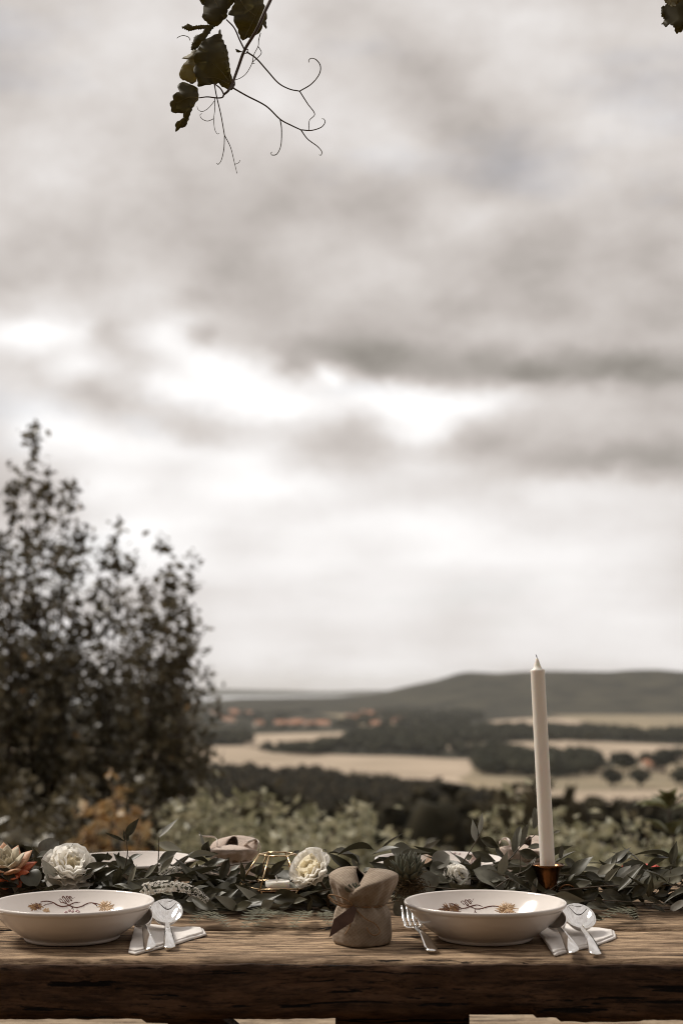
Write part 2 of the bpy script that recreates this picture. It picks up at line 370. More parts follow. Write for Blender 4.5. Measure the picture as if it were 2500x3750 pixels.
M['petal'] = mat('white_petal', (0.93, 0.905, 0.86), 0.7, (0.92, 0.88, 0.81), 30, trans=0.62, tcol=(0.98, 0.955, 0.90), spec=0.2)
M['petal_in'] = mat('cream_petal', (0.92, 0.86, 0.72), 0.7, (0.90, 0.81, 0.62), 30, trans=0.6, tcol=(0.97, 0.90, 0.72), spec=0.2)
M['ruscus'] = mat('ruscus_leaf', (0.036, 0.032, 0.017), 0.38, (0.085, 0.077, 0.047), 3.0, objcol=(0.33, 0.31, 0.235), objrand=0.26, trans=0.16, spec=0.3)
M['euc'] = mat('eucalyptus_leaf', (0.120, 0.116, 0.088), 0.5, (0.175, 0.168, 0.130), 4.0, objcol=(0.34, 0.325, 0.28), objrand=0.15, trans=0.1, bump=0.2, bscale=10, spec=0.3)
M['pale_leaf'] = mat('pale_leaf', (0.34, 0.33, 0.29), 0.5, (0.26, 0.26, 0.22), 3.0, trans=0.2)
M['stem'] = mat('green_stem', (0.055, 0.048, 0.028), 0.6, (0.09, 0.06, 0.035), 20)
M['fern'] = mat('fern', (0.17, 0.165, 0.105), 0.6, (0.11, 0.108, 0.068), 6, trans=0.2)
M['moss'] = mat('moss', (0.12, 0.075, 0.028), 0.95, (0.05, 0.032, 0.014), 120)
M['floret'] = mat('white_floret', (0.90, 0.87, 0.82), 0.8, (0.80, 0.76, 0.68), 150, trans=0.35)
M['spike_green'] = mat('spike_green', (0.10, 0.10, 0.06), 0.7)
M['succ_green'] = mat('succulent_green', (0.115, 0.115, 0.078), 0.5, (0.075, 0.075, 0.05), 25, spec=0.4)
M['succ_tip'] = mat('succulent_red_tip', (0.085, 0.028, 0.018), 0.5)
M['succ_pale'] = mat('succulent_pale', (0.62, 0.55, 0.41), 0.5, (0.50, 0.44, 0.32), 20, spec=0.4)
M['succ_red'] = mat('succulent_red', (0.50, 0.085, 0.035), 0.5, (0.55, 0.19, 0.08), 22, spec=0.4)
M['succ_mid'] = mat('succulent_blush', (0.60, 0.40, 0.24), 0.5, (0.50, 0.20, 0.10), 40, spec=0.4)
M['red'] = mat('red_petal', (0.55, 0.045, 0.018), 0.6, (0.45, 0.03, 0.012), 30, trans=0.2)
M['vine'] = mat('vine_leaf', (0.062, 0.052, 0.022), 0.55, (0.095, 0.080, 0.034), 40, trans=0.5, tcol=(0.23, 0.19, 0.07), spec=0.3)
M['vine_pale'] = mat('pale_vine_leaf', (0.16, 0.135, 0.06), 0.6, (0.22, 0.18, 0.08), 60, trans=0.45, tcol=(0.42, 0.35, 0.15))
M['cane'] = mat('vine_cane', (0.075, 0.034, 0.017), 0.6, (0.05, 0.03, 0.015), 60)
M['tendril'] = mat('tendril', (0.062, 0.05, 0.024), 0.6, (0.085, 0.05, 0.025), 40)
M['bark'] = mat('bark', (0.065, 0.045, 0.032), 0.9, (0.03, 0.02, 0.014), 20, stretch=(1, 1, 0.2), bump=0.6)
M['tree_leaf'] = mat('tree_leaf', (0.062, 0.050, 0.025), 0.38, (0.20, 0.172, 0.105), 9.0, detail=2, lo=0.42, hi=0.66, trans=0.2, spec=0.5)
M['autumn_leaf'] = mat('autumn_leaf', (0.30, 0.155, 0.045), 0.5, (0.44, 0.33, 0.18), 11.0, detail=2, trans=0.3)
M['grape_leaf'] = mat('grape_leaf', (0.25, 0.240, 0.145), 0.45, (0.48, 0.44, 0.30), 9.0, detail=2, lo=0.4, hi=0.65, trans=0.3, spec=0.4)
M['sapling'] = mat('sapling_leaf', (0.13, 0.13, 0.06), 0.4, (0.16, 0.165, 0.08), 14.0, trans=0.25)
M['forest'] = mat('forest', (0.020, 0.018, 0.010), 0.9, (0.045, 0.034, 0.016), 0.09, detail=5, spec=0.1)
M['wood_far'] = mat('far_wood', (0.026, 0.027, 0.017), 0.9, (0.044, 0.042, 0.025), 0.03, detail=5, spec=0.1)
M['straw'] = mat('stubble_field', (0.45, 0.365, 0.28), 1.0, (0.35, 0.285, 0.215), 0.010, detail=6, spec=0.0)
M['greyfield'] = mat('pasture', (0.30, 0.245, 0.17), 1.0, (0.22, 0.19, 0.135), 0.012, detail=6, spec=0.0)
M['house_wall'] = mat('house_plaster', (0.62, 0.52, 0.42), 0.9, (0.52, 0.44, 0.36), 0.3)
M['house_roof'] = mat('roof_tiles', (0.50, 0.25, 0.15), 0.9, (0.42, 0.20, 0.12), 0.4, objcol=(0.36, 0.22, 0.15), objrand=0.3)
M['post'] = wood('pergola_wood', (0.12, 0.08, 0.05), (0.06, 0.04, 0.025), (0.01, 0.007, 0.005))

def terrain_mat():
    m = bpy.data.materials.new('terrain'); m.use_nodes = True
    nt = m.node_tree; N = nt.nodes; L = nt.links; bs = N['Principled BSDF']; bs.inputs['Roughness'].default_value = 1.0; bs.inputs['Specular IOR Level'].default_value = 0.05
    g = N.new('ShaderNodeNewGeometry')
    def tx(s, d=6):
        t = N.new('ShaderNodeTexNoise'); t.inputs['Scale'].default_value = s; t.inputs['Detail'].default_value = d; L.new(g.outputs['Position'], t.inputs[0]); return t.outputs['Fac']
    def mr(v, a, b):
        r = N.new('ShaderNodeMapRange'); r.inputs[1].default_value = a; r.inputs[2].default_value = b; L.new(v, r.inputs[0]); return r.outputs[0]
    def mx(f, a, b):
        o = N.new('ShaderNodeMix'); o.data_type = 'RGBA'; L.new(f, o.inputs['Factor'])
        for k, v in (('A', a), ('B', b)):
            if isinstance(v, tuple): o.inputs[k].default_value = (*v, 1)
            else: L.new(v, o.inputs[k])
        return o.outputs['Result']
    near = mx(mr(tx(1.3), 0.4, 0.62), (0.105, 0.072, 0.040), (0.20, 0.135, 0.075))
    far = mx(mr(tx(0.010, 9), 0.40, 0.62), (0.022, 0.022, 0.016), (0.058, 0.054, 0.037))
    ln = N.new('ShaderNodeVectorMath'); ln.operation = 'LENGTH'; L.new(g.outputs['Position'], ln.inputs[0])
    L.new(mx(mr(ln.outputs['Value'], 60, 140), near, far), bs.inputs['Base Color'])
    return m
M['terrain'] = terrain_mat()
def water_mat():
    m = mat('lake_water', (0.30, 0.32, 0.32), 0.12, (0.27, 0.29, 0.29), 0.001, spec=0.5); return m
M['water'] = water_mat()

# ------------------------------------------------------------------ land
RIDGE = [(-6000, 2560), (-3000, 2590), (-500, 2580), (400, 2574), (766, 2568), (874, 2558), (1238, 2553), (1365, 2542), (1500, 2511), (1596, 2491), (1679, 2465), (1717, 2460),
         (1825, 2466), (1915, 2459), (2010, 2457), (2233, 2460), (2297, 2454), (2406, 2452), (2500, 2460), (3000, 2475), (3600, 2520), (5000, 2560), (9000, 2570)]
_ra = []; _re = []
for px, py in RIDGE:
    d = ray(px, py).normalized(); _ra.append(math.degrees(math.atan2(d.x, d.y))); _re.append(math.asin(d.z))
PR = [0, 4.2, 6, 9, 13, 25, 60, 120, 200, 350, 600, 860, 1000, 40000]
PZ = [0, 0, -0.25, -0.95, -1.75, -4.2, -9.8, -17.5, -27, -44, -64, -79, -80, -80]
def sm(a, b, x):
    t = min(1, max(0, (x - a) / (b - a))); return t * t * (3 - 2 * t)
def H(x, y):
    r = math.hypot(x, y); a = math.degrees(math.atan2(x, y))
    z = float(np.interp(r, PR, PZ))
    if 30 < r < 4000: z += min(1, (r - 30) / 200) * 1.5 * fbm(x * 0.008, y * 0.008, 1.0)
    zr = CAM_Z + 5600 * math.tan(float(np.interp(a, _ra, _re)))
    if r > 4200:
        if r < 5600: z = -80 + (zr + 80) * sm(4200, 5650, r) + 4 * fbm(x * 0.0016, y * 0.0016, 5.0) * sm(4200, 4700, r) * (1 - sm(5000, 5500, r))
        else: z = zr + (-100 - zr) * sm(5600, 7600, r)
    fw = sm(-0.35, 0.25, y / max(r, 0.01))
    back = 0.0 if r < 7 else min(60, (r - 7) * 0.14)
    return z * fw + back * (1 - fw)
def build_terrain():
    rs = [0.0] + list(np.geomspace(1.2, 18000, 125))
    rs = sorted(rs + [4.2, 13, 5400, 5500, 5600, 5700, 4600, 4800, 5000, 5200])
    azs = sorted(set([round(a, 3) for a in np.arange(-180, 180, 3.0)] + [round(a, 3) for a in np.arange(-17, 17.01, 0.2)]))
    V = [(0, 0, 0)]; F = []; n = len(azs)
    for r in rs[1:]:
        for a in azs:
            x, y = r * math.sin(R(a)), r * math.cos(R(a)); V.append((x, y, H(x, y)))
    for j in range(n): F.append((0, 1 + (j + 1) % n, 1 + j))
    for i in range(len(rs) - 2):
        for j in range(n):
            p = 1 + i * n; q = p + n; F.append((p + j, p + (j + 1) % n, q + (j + 1) % n, q + j))
    o = MB().add(V, F).build('terrain', M['terrain']); tag(o, None, None, kind='structure')
    me = o.data; bm = bmesh.new(); bm.from_mesh(me); bmesh.ops.recalc_face_normals(bm, faces=bm.faces); bm.to_mesh(me); bm.free()
    # the lake and its far shore
    mb = MB(); A = np.arange(-60, 60.1, 3); mb.grid([[(r * math.sin(R(a)), r * math.cos(R(a)), -90) for a in A] for r in (6500, 8000, 10500, 14000, 17600)])
    tag(mb.build('lake', M['water']), 'pale lake lying behind the low ridge', None, kind='structure')
    mb = MB(); A = np.arange(-60, 60.1, 0.6)
    mb.grid([[(r * math.sin(R(a)), r * math.cos(R(a)), -95 + h * (75 + 55 * fbm(a * 0.12, 3.3))) for a in A] for r, h in ((14800, 0.0), (15600, 0.9), (16800, 0.8), (17800, 0.0))])
    tag(mb.build('far_shore', M['terrain']), 'faint far shore of the lake', None, kind='structure')
build_terrain()

Z2, S2 = (600, 2400), 1.568
Z7, S7 = (1500, 2400), 1.568
def zp(z, s, pts): return [(z[0] + x / s, z[1] + y / s) for x, y in pts]
VZ = -78.6
def field(pts, m, dz, label):
    mb = MB(); P = [G(x, y, VZ + dz) for x, y in pts]
    # roughen the outline a little
    Q = []
    for i, p in enumerate(P):
        q = P[(i + 1) % len(P)]; n = 6
        for k in range(n):
            t = k / n; Q.append(p.lerp(q, t) + Vector((8 * fbm(i + t, 1.5), 14 * fbm(i + t, 7.5), 0)))
    bm = bmesh.new(); vs_ = [bm.verts.new(p) for p in Q]; f = bm.faces.new(vs_); bmesh.ops.triangulate(bm, faces=[f])
    me = bpy.data.meshes.new('field'); bm.to_mesh(me); bm.free()
    o = link('field', me, m); tag(o, label, None, kind='structure')
    if o.data.polygons and o.data.polygons[0].normal.z < 0: o.data.flip_normals()
field(zp(Z2, S2, [(800, 322), (950, 300), (1500, 300), (1520, 325), (1450, 385), (1200, 415), (1050, 385), (1000, 352)]), M['greyfield'], 0.0, 'grey green field around the village')
field(zp(Z2, S2, [(490, 455), (1220, 435), (1235, 465), (980, 490), (960, 528), (700, 535), (560, 532), (470, 512)]), M['straw'], 0.0, 'straw field in front of the village')
field(zp(Z2, S2, [(-2200, 520), (480, 520), (640, 560), (900, 566), (1180, 578), (1568, 588), (1968, 600), (2010, 640), (1980, 700), (1900, 760), (1600, 720), (1300, 700), (900, 680), (540, 660), (-2200, 660)]), M['straw'], 0.0, 'long straw field behind the dark wood')
field(zp(Z7, S7, [(200, 518), (450, 503), (900, 488), (1568, 518), (2000, 530), (2000, 600), (1568, 590), (1120, 604), (1050, 584), (700, 556), (230, 547)]), M['straw'], 0.0, 'broad straw field beyond the oval wood')
field(zp(Z7, S7, [(300, 690), (380, 640), (850, 700), (1130, 640), (1568, 610), (2000, 600), (2000, 900), (1500, 890), (1000, 860), (600, 830), (400, 790)]), M['greyfield'], 0.5, 'pale pasture around the scattered trees')
field(zp(Z7, S7, [(500, 775), (800, 780), (1100, 772), (1568, 775), (2000, 780), (2000, 870), (1500, 880), (1000, 860), (650, 825)]), M['straw'], 1.0, 'straw strip along the edge of the near wood')
field(zp(Z7, S7, [(440, 375), (700, 360), (1010, 360), (1020, 412), (450, 404)]), M['straw'], 0.0, 'small straw field at the foot of the hill')
field(zp(Z7, S7, [(790, 340), (1100, 330), (1700, 338), (1700, 440), (1060, 432), (1030, 380)]), M['greyfield'], 0.4, 'grey green meadow at the foot of the hill')

ICO = None
def ico():
    global ICO
    if ICO is None:
        bm = bmesh.new(); bmesh.ops.create_icosphere(bm, subdivisions=2, radius=1.0); bm.verts.ensure_lookup_table()
        ICO = (np.array([v.co[:] for v in bm.verts]), np.array([[v.index for v in f.verts] for f in bm.faces])); bm.free()
    return ICO
def leaf_quads(C, size, r=None, flat=0.0):
    """Many small diamond leaves at centres C (n,3); returns verts, faces."""
    r = r or nrng; n = len(C)
    d = r.normal(size=(n, 3)); d[:, 2] *= 0.8; d /= np.linalg.norm(d, axis=1)[:, None]
    e = r.normal(size=(n, 3)); e -= d * (e * d).sum(1)[:, None]; e /= np.linalg.norm(e, axis=1)[:, None]
    nn = np.cross(d, e)
    s = (size * r.uniform(0.65, 1.3, n))[:, None]
    V = np.stack([C - d * s * 0.55, C + e * s * 0.34 + nn * s * 0.09, C + d * s * 0.55, C - e * s * 0.34 + nn * s * 0.09], 1).reshape(-1, 3)
    F = np.arange(4 * n).reshape(n, 4)
    return V, F
def np_mesh(name, parts):
    V = []; FF = []; o = 0
    for v, f in parts:
        V.append(v); FF += (f + o).tolist(); o += len(v)
    me = bpy.data.meshes.new(name); me.from_pydata(np.concatenate(V).tolist(), [], FF); me.update(); return me
def inpoly(x, y, P):
    c = False; j = len(P) - 1
    for i in range(len(P)):
        if ((P[i][1] > y) != (P[j][1] > y)) and (x < (P[j][0] - P[i][0]) * (y - P[i][1]) / (P[j][1] - P[i][1]) + P[i][0]): c = not c
        j = i
    return c
def crown_blob(x, y, z, w, h, k=70, r=nrng):
    """one far tree: an uneven core with leaf clumps standing out of it"""
    iv, jf = ico(); out = []
    ph = r.uniform(0, 50)
    rad = np.array([0.78 + 0.32 * fbm(p[0] * 1.3 + ph, p[1] * 1.3, p[2] * 1.3, 2) for p in iv])
    v = iv * rad[:, None] * np.array([w * 0.46, w * 0.46, h * 0.44]) + np.array([x, y, z + h * 0.54])
    out.append((v, jf))
    d = r.normal(size=(k, 3)); d[:, 2] = np.abs(d[:, 2]) - 0.4; d /= np.linalg.norm(d, axis=1)[:, None]
    c = d * r.uniform(0.82, 1.06, (k, 1)) * np.array([w * 0.48, w * 0.48, h * 0.46]) + np.array([x, y, z + h * 0.54])
    lv, lf = leaf_quads(c, w * 0.2, r)
    out.append((lv, lf)); return out
def tri4(parts):
    return parts
def woods(name, pts_poly, nmax, w, h, m, label, zfn=None, seed=1, k=24):
    r = np.random.default_rng(seed); P = pts_poly; xs = [p[0] for p in P]; ys = [p[1] for p in P]
    parts = []; n = 0; tries = 0
    while n < nmax and tries < nmax * 12:
        tries += 1
        x, y = r.uniform(min(xs), max(xs)), r.uniform(min(ys), max(ys))
        if not inpoly(x, y, P): continue
        z = zfn(x, y) if zfn else VZ; q = r.uniform(0.7, 1.3)
        parts += crown_blob(x, y, z, w * q, h * r.uniform(0.75, 1.2), k, r); n += 1
    V = []; FF = []; o = 0
    for v, f in parts:
        V.append(v); FF += (f + o).tolist(); o += len(v)
    me = bpy.data.meshes.new(name); me.from_pydata(np.concatenate(V).tolist(), [], FF)
    me.polygons.foreach_set('use_smooth', [len(f) == 3 for f in FF]); me.update()
    o = link(name, me, m); tag(o, label, 'wood', kind='stuff')
    return o
def gpoly(z, s, pts, dz=0): return [tuple(G(x, y, VZ + dz)[:2]) for x, y in zp(z, s, pts)]
# near forest over the slope below the vineyard; its far edge follows the photograph
EDGE = [(-500, 2785), (200, 2785), (450, 2785), (740, 2792), (870, 2790), (1000, 2800), (1150, 2800), (1300, 2822), (1450, 2835), (1550, 2838), (1640, 2856), (1700, 2862), (1760, 2885), (1830, 2905), (1900, 2900), (1960, 2915), (2050, 2915), (2120, 2918), (2200, 2930), (2300, 2925), (2500, 2935), (3000, 2940)]
far_edge = [tuple(G(x, y + 14, VZ + 8)[:2]) for x, y in EDGE]
near_edge = [(160 * math.sin(R(a)), 160 * math.cos(R(a))) for a in np.arange(18, -18.5, -4)]
woods('forest', far_edge + near_edge, 3200, 12, 12.5, M['forest'], 'dark wood filling the slope below the vineyard', zfn=H, seed=3, k=40)
woods('wood_patch', gpoly(Z7, S7, [(350, 665), (400, 600), (520, 590), (700, 590), (900, 600), (1080, 612), (1110, 650), (1030, 705), (800, 708), (600, 700), (420, 690)]), 300, 15, 15, M['wood_far'], 'oval dark wood standing amid the pale fields', seed=4)
woods('wood_patch', gpoly(Z7, S7, [(-560, 545), (-350, 560), (-100, 580), (400, 590), (700, 575), (600, 560), (230, 552), (180, 520), (600, 500), (1250, 500), (1320, 470), (1300, 445), (1000, 432), (500, 425), (0, 440), (-300, 450), (-360, 500)]), 800, 16, 15, M['wood_far'], 'long dark wood between the straw fields', seed=5)
woods('wood_patch', gpoly(Z2, S2, [(230, 480), (480, 480), (500, 508), (440, 520), (230, 520)]), 120, 16, 14, M['wood_far'], 'small dark wood beside the straw field', seed=6)
woods('wood_patch', gpoly(Z2, S2, [(530, 556), (700, 556), (960, 545), (960, 560), (850, 585), (690, 568)]), 90, 14, 13, M['wood_far'], 'hedge of dark trees across the straw field', seed=8)
woods('wood_patch', gpoly(Z2, S2, [(200, 400), (520, 425), (1200, 428), (1500, 440), (1568, 415), (900, 405), (700, 390), (700, 345), (900, 335), (500, 290), (200, 290)]), 260, 18, 8, M['wood_far'], 'dark trees around the orange roofed village', seed=9)
woods('wood_patch', gpoly(Z7, S7, [(-100, 300), (400, 330), (420, 400), (0, 420), (-400, 420), (-400, 380)]), 380, 20, 15, M['wood_far'], 'dark woodland at the foot of the long hill', seed=10)
woods('wood_patch', gpoly(Z7, S7, [(1250, 470), (1650, 440), (1650, 510), (1300, 500)]), 80, 18, 14, M['wood_far'], 'grey wood at the end of the broad straw field', seed=11)

def far_tree(px, py, w, h, label):
    b = G(px, py, VZ); t = thing('field_tree', b, label, 'tree', 'trees scattered over the pasture')
    MB().tube([b, b + Vector((0.3, 0, h * 0.5))], [w * 0.05, w * 0.03]).build('trunk', M['bark'], t)
    me = np_mesh('crown', crown_blob(b.x, b.y, b.z + h * 0.08, w, h, 120)); o = link('crown', me, M['wood_far'], t); o.matrix_local = Matrix.Translation(-b)
for (x, y), w, h, lb in zip(zp(Z7, S7, [(1165, 765), (1318, 765), (1240, 690), (1195, 640), (1360, 645), (1455, 680), (1568, 762), (1545, 610), (1480, 620)]),
                        [17, 17, 20, 18, 18, 24, 20, 20, 22], [15, 15, 20, 14, 14, 22, 16, 14, 14],
                        ['round dark tree alone on the pasture, below the tall tree', 'round dark tree alone on the pasture, below the white farmhouse', 'tall dark tree between the oval wood and white farmhouse', 'dark tree at the end of the oval wood', 'dark tree just beside the white farmhouse gable', 'tall broad tree behind the white farmhouse', 'dark tree on the pasture beyond the white farmhouse', 'dark tree on the edge of the broad straw field', 'wide dark tree at the back of the white farmhouse']):
    far_tree(x, y, w, h, lb)

def house(px, py, w, d, h, rz, label, white=False, z=None):
    b = G(px, py, VZ if z is None else z); t = thing('house', b, label, 'house', 'village houses')
    c, s = math.cos(rz), math.sin(rz)
    def T(x, y, zz): return (b.x + c * x - s * y, b.y + s * x + c * y, b.z + zz)
    hw, hd = w / 2, d / 2; rh = d * 0.42
    V = [T(x, y, zz) for zz in (0, h) for x, y in ((-hw, -hd), (hw, -hd), (hw, hd), (-hw, hd))] + [T(-hw, 0, h + rh), T(hw, 0, h + rh)]
    MB().add(V, [(0, 1, 5, 4), (1, 2, 6, 9, 5), (2, 3, 7, 6), (3, 0, 4, 8, 7)]).build('wall', M['house_wall'], t, smooth=False)
    o = 0.5
    V = [T(-hw - o, -hd - o, h - 0.3), T(hw + o, -hd - o, h - 0.3), T(hw + o, 0, h + rh + 0.2), T(-hw - o, 0, h + rh + 0.2), T(-hw - o, hd + o, h - 0.3), T(hw + o, hd + o, h - 0.3)]
    MB().add(V, [(0, 1, 2, 3), (3, 2, 5, 4)]).build('roof', M['house_roof'], t, smooth=False, solid=0.3)
hr = random.Random(5)
VIL = [('upper cluster at the edge of the wood', [(290, 335), (310, 328), (400, 328), (412, 335), (368, 372), (380, 380), (485, 330), (350, 378), (515, 270)]),
       ('row of houses in front of the straw field', [(545, 402), (670, 395), (690, 400), (735, 395), (755, 398), (770, 392), (830, 400), (815, 396), (900, 395), (915, 400), (850, 396)]),
       ('village below the hill', [(1060, 350), (1085, 360), (1100, 370), (1150, 325), (1175, 330), (1200, 400), (1245, 355), (1265, 350), (1320, 380), (1340, 385), (1380, 390), (1120, 360), (1185, 340), (1230, 330), (1360, 370), (1405, 392)])]
for nm, lst in VIL:
    for x, y in lst:
        (px, py), = zp(Z2, S2, [(x, y)])
        house(px, py + 5, hr.uniform(15, 26), hr.uniform(9, 12), hr.uniform(5, 8), hr.uniform(-0.5, 0.5), 'small orange roofed house in the ' + nm)
(px, py), = zp(Z7, S7, [(1395, 672)])
house(px, py, 22, 10, 7.5, 0.3, 'white farmhouse among the scattered pasture trees')
# haze
def build_haze():
    mb = MB(); mb.box((0, 0, (-104 + 95) / 2), (18600, 18600, (95 + 104) / 2))
    o = mb.build('haze', None, smooth=False); tag(o, 'thin pale air over the valley', None, kind='stuff')
    m = bpy.data.materials.new('haze'); m.use_nodes = True; N = m.node_tree.nodes; N.clear()
    v = N.new('ShaderNodeVolumePrincipled'); v.inputs['Color'].default_value = (0.93, 0.93, 0.92, 1); v.inputs['Density'].default_value = 0.000030; v.inputs['Anisotropy'].default_value = 0.2
    out = N.new('ShaderNodeOutputMaterial'); m.node_tree.links.new(v.outputs[0], out.inputs['Volume']); o.data.materials.append(m)
build_haze()

# ------------------------------------------------------------------ trees and vineyard behind the table
SHX = 0
def DP(x, y): return (x * 2500 / 1568, y * 2500 / 1568)       # display pixels to photo pixels
def garden_tree(label, base_x, y0, tips, low, seed, cnt=1.0, leaf=0.068, autumn=0):
    r = np.random.default_rng(seed); rr = random.Random(seed)
    bx = D(*DP(base_x, 1700), y0).x; b = Vector((bx, y0, H(bx, y0) - 0.05))
    t = thing('garden_tree', b, label, 'tree', 'trees on the slope beside the vineyard')
    top = max(D(*DP(*p), y0).z for p in tips)
    trunk_pts = spline([b, b + Vector((0.04, 0.03, (top - b.z) * 0.25)), b + Vector((-0.02, 0, (top - b.z) * 0.5)), D(*DP(*tips[0]), y0)], 16)
    MB().tube(trunk_pts[:13], [0.07 * (1 - i / 15.6) ** 1.5 + 0.002 for i in range(13)], 7).build('trunk', M['bark'], t)
    C = []
    for k, p in enumerate(list(tips) + list(low)):
        yy = y0 + rr.uniform(-0.7, 0.7); e = D(*DP(*p), yy)
        hh = min(0.8, max(0.12, (e.z - b.z) / (top - b.z) * rr.uniform(0.35, 0.55)))
        s = trunk_pts[int(hh * 15)]
        mid = s.lerp(e, 0.45) + Vector(((e.x - s.x) * 0.25, (yy - y0) * 0.3, -0.1))
        ln = spline([s, mid, e], 14); L = (e - s).length
        MB().tube(ln[:12], [0.018 * (1 - i / 14) + 0.0015 for i in range(12)], 5).build('limb', M['bark'], t)
        ncl = int((15 + 20 * L) * cnt)
        for _ in range(ncl):
            u = 0.12 + 0.88 * rr.random() ** 0.72; f_ = u * 12.999; q = ln[int(f_)].lerp(ln[int(f_) + 1], f_ - int(f_))
            sp = 0.015 + 0.27 * (1 - u) ** 0.9
            c = np.array(q) + r.normal(0, 1, 3) * np.array([sp, sp, sp * 0.8])
            m_ = int(r.integers(6, 20) * (1.0 if u < 0.7 else 0.5))
            C.append(c + r.normal(0, 0.085 - 0.050 * u, (m_, 3)))
    C = np.concatenate(C)
    V, F = leaf_quads(C, leaf, r)
    o = link('crown', np_mesh('crown', [(V, F)]), M['tree_leaf'], t); o.matrix_local = Matrix.Translation(-b)
    if autumn:
        idx = r.choice(len(C), autumn, replace=False); V, F = leaf_quads(C[idx] + r.normal(0, 0.05, (autumn, 3)), leaf, r)
        o = link('turning_leaves', np_mesh('turning', [(V, F)]), M['autumn_leaf'], t); o.matrix_local = Matrix.Translation(-b)
garden_tree('tallest dark leafy tree with ragged pointed shoots', 28, 12.4,
            [(72, 985), (28, 1110), (108, 1075), (165, 1105), (190, 1200), (-50, 1050), (-110, 980), (142, 1250), (62, 1235), (5, 1240), (-60, 1200)],
            [(150, 1480), (105, 1560), (0, 1500), (190, 1690), (60, 1700), (-80, 1500), (120, 1780), (20, 1820), (180, 1400), (90, 1380)], 11, 1.0, autumn=60)
garden_tree('middle sized leafy tree between two taller neighbours', 235, 13.0,
            [(272, 1190), (252, 1265), (304, 1255), (328, 1335), (232, 1330), (205, 1420)],
            [(185, 1620), (330, 1640), (262, 1560), (230, 1700), (300, 1760), (200, 1800)], 12, 0.85, autumn=30)
garden_tree('slim dark tree standing at the open side of the tree group', 372, 12.2,
            [(378, 1235), (436, 1280), (396, 1330), (338, 1370), (420, 1405), (402, 1470), (318, 1440)],
            [(396, 1570), (275, 1640), (372, 1650), (350, 1750), (388, 1700), (330, 1780), (385, 1800), (340, 1560), (390, 1520)], 13, 0.95, autumn=40)

def grape_vine(x, top, y0, w, n, label, seed, m='grape_leaf', leaf=0.07, grp='vines in the rows behind the table'):
    r = np.random.default_rng(seed)
    p = D(*DP(x, top), y0); b = Vector((p.x, y0, H(p.x, y0) - 0.03)); hgt = p.z - b.z
    t = thing('grape_vine', b, label, 'vine', grp)
    MB().tube(spline([b, b + Vector((0.03, 0.02, hgt * 0.3)), b + Vector((-0.03, 0, hgt * 0.62))], 8), [0.028, 0.026, 0.024, 0.022, 0.02, 0.018, 0.016, 0.012], 6).build('trunk', M['bark'], t)
    C = []; sh = MB()
    for k in range(9):
        e = b + Vector((r.normal(0, w * 0.5), r.normal(0, 0.2), hgt * (1.0 if k == 0 else r.uniform(0.62, 0.96))))
        if k == 0: e.x = p.x; e.y = y0
        s = b + Vector((0, 0, hgt * 0.5)); ln = spline([s, s.lerp(e, 0.5) + Vector((r.normal(0, .05), r.normal(0, .05), 0)), e], 8)
        sh.tube(ln, 0.004, 4)
        for _ in range(int(n * 2.4) // 9):
            u = r.uniform(0.05, 1.0) ; q = np.array(ln[min(7, int(u * 7.99))]); C.append(q + r.normal(0, 1, 3) * (0.035 + 0.12 * (1 - u)))
    sh.build('shoots', M['cane'], t)
    V, F = leaf_quads(np.array(C), leaf, r)
    o = link('foliage', np_mesh('foliage', [(V, F)]), M[m], t); o.matrix_local = Matrix.Translation(-b)
k = 0
for x, top, y0, w, n, lb in [
    (405, 1845, 9.4, 0.30, 240, 'pale grape vine growing right under the slim dark tree'), (470, 1805, 9.0, 0.30, 280, 'tall pale grape vine next to the tree group'),
    (545, 1828, 8.8, 0.28, 260, 'pale grape vine, second from the tree group'), (620, 1850, 8.6, 0.28, 240, 'pale grape vine behind the gold wire lantern'),
    (700, 1852, 8.8, 0.26, 240, 'pale grape vine behind the cream flower by the lantern'), (770, 1885, 8.4, 0.26, 200, 'low pale grape vine behind the burlap wrapped favour'), (838, 1852, 8.6, 0.22, 220, 'upright grape vine with yellow shoot tips'),
    (905, 1905, 8.3, 0.24, 160, 'low grape vine at the end of its row'), (968, 1950, 8.2, 0.12, 60, 'thin grape shoot standing alone before the dark wood'),
    (660, 1900, 7.6, 0.4, 260, 'low front grape vine with dense pale leaves'), (500, 1900, 7.6, 0.4, 260, 'low bushy grape vine behind the far wrapped favour'),
    (1185, 1828, 8.6, 0.22, 260, 'tall grape vine directly behind the ivory candle'), (1265, 1885, 8.4, 0.26, 240, 'bushy grape vine beside the candle, lower than its neighbour'),
    (1340, 1898, 8.2, 0.26, 240, 'low round grape vine beyond the leafy garland'), (1410, 1893, 8.4, 0.26, 240, 'pale grape vine beyond the red flower'), (1480, 1912, 8.2, 0.26, 220, 'pale grape vine behind the young sapling'),
    (1560, 1930, 8.4, 0.28, 220, 'last grape vine of the row past the sapling'), (1330, 1960, 7.4, 0.4, 240, 'low front grape vine over the garland end'), (1460, 1965, 7.4, 0.4, 240, 'low front grape vine behind the sapling stem')]:
    k += 1; grape_vine(x, top, y0, w, n, lb, 40 + k)
for x, top, y0, w, n, lb in [(262, 1800, 9.2, 0.18, 130, 'orange turning grape vine below the tree group'), (215, 1850, 9.0, 0.2, 130, 'rusty orange grape vine beside the first turning one'), (300, 1850, 9.0, 0.2, 110, 'yellow brown grape vine next to the pale vines')]:
    k += 1; grape_vine(x, top, y0, w, n, lb, 40 + k, 'autumn_leaf', 0.085, 'vines turning orange below the trees')
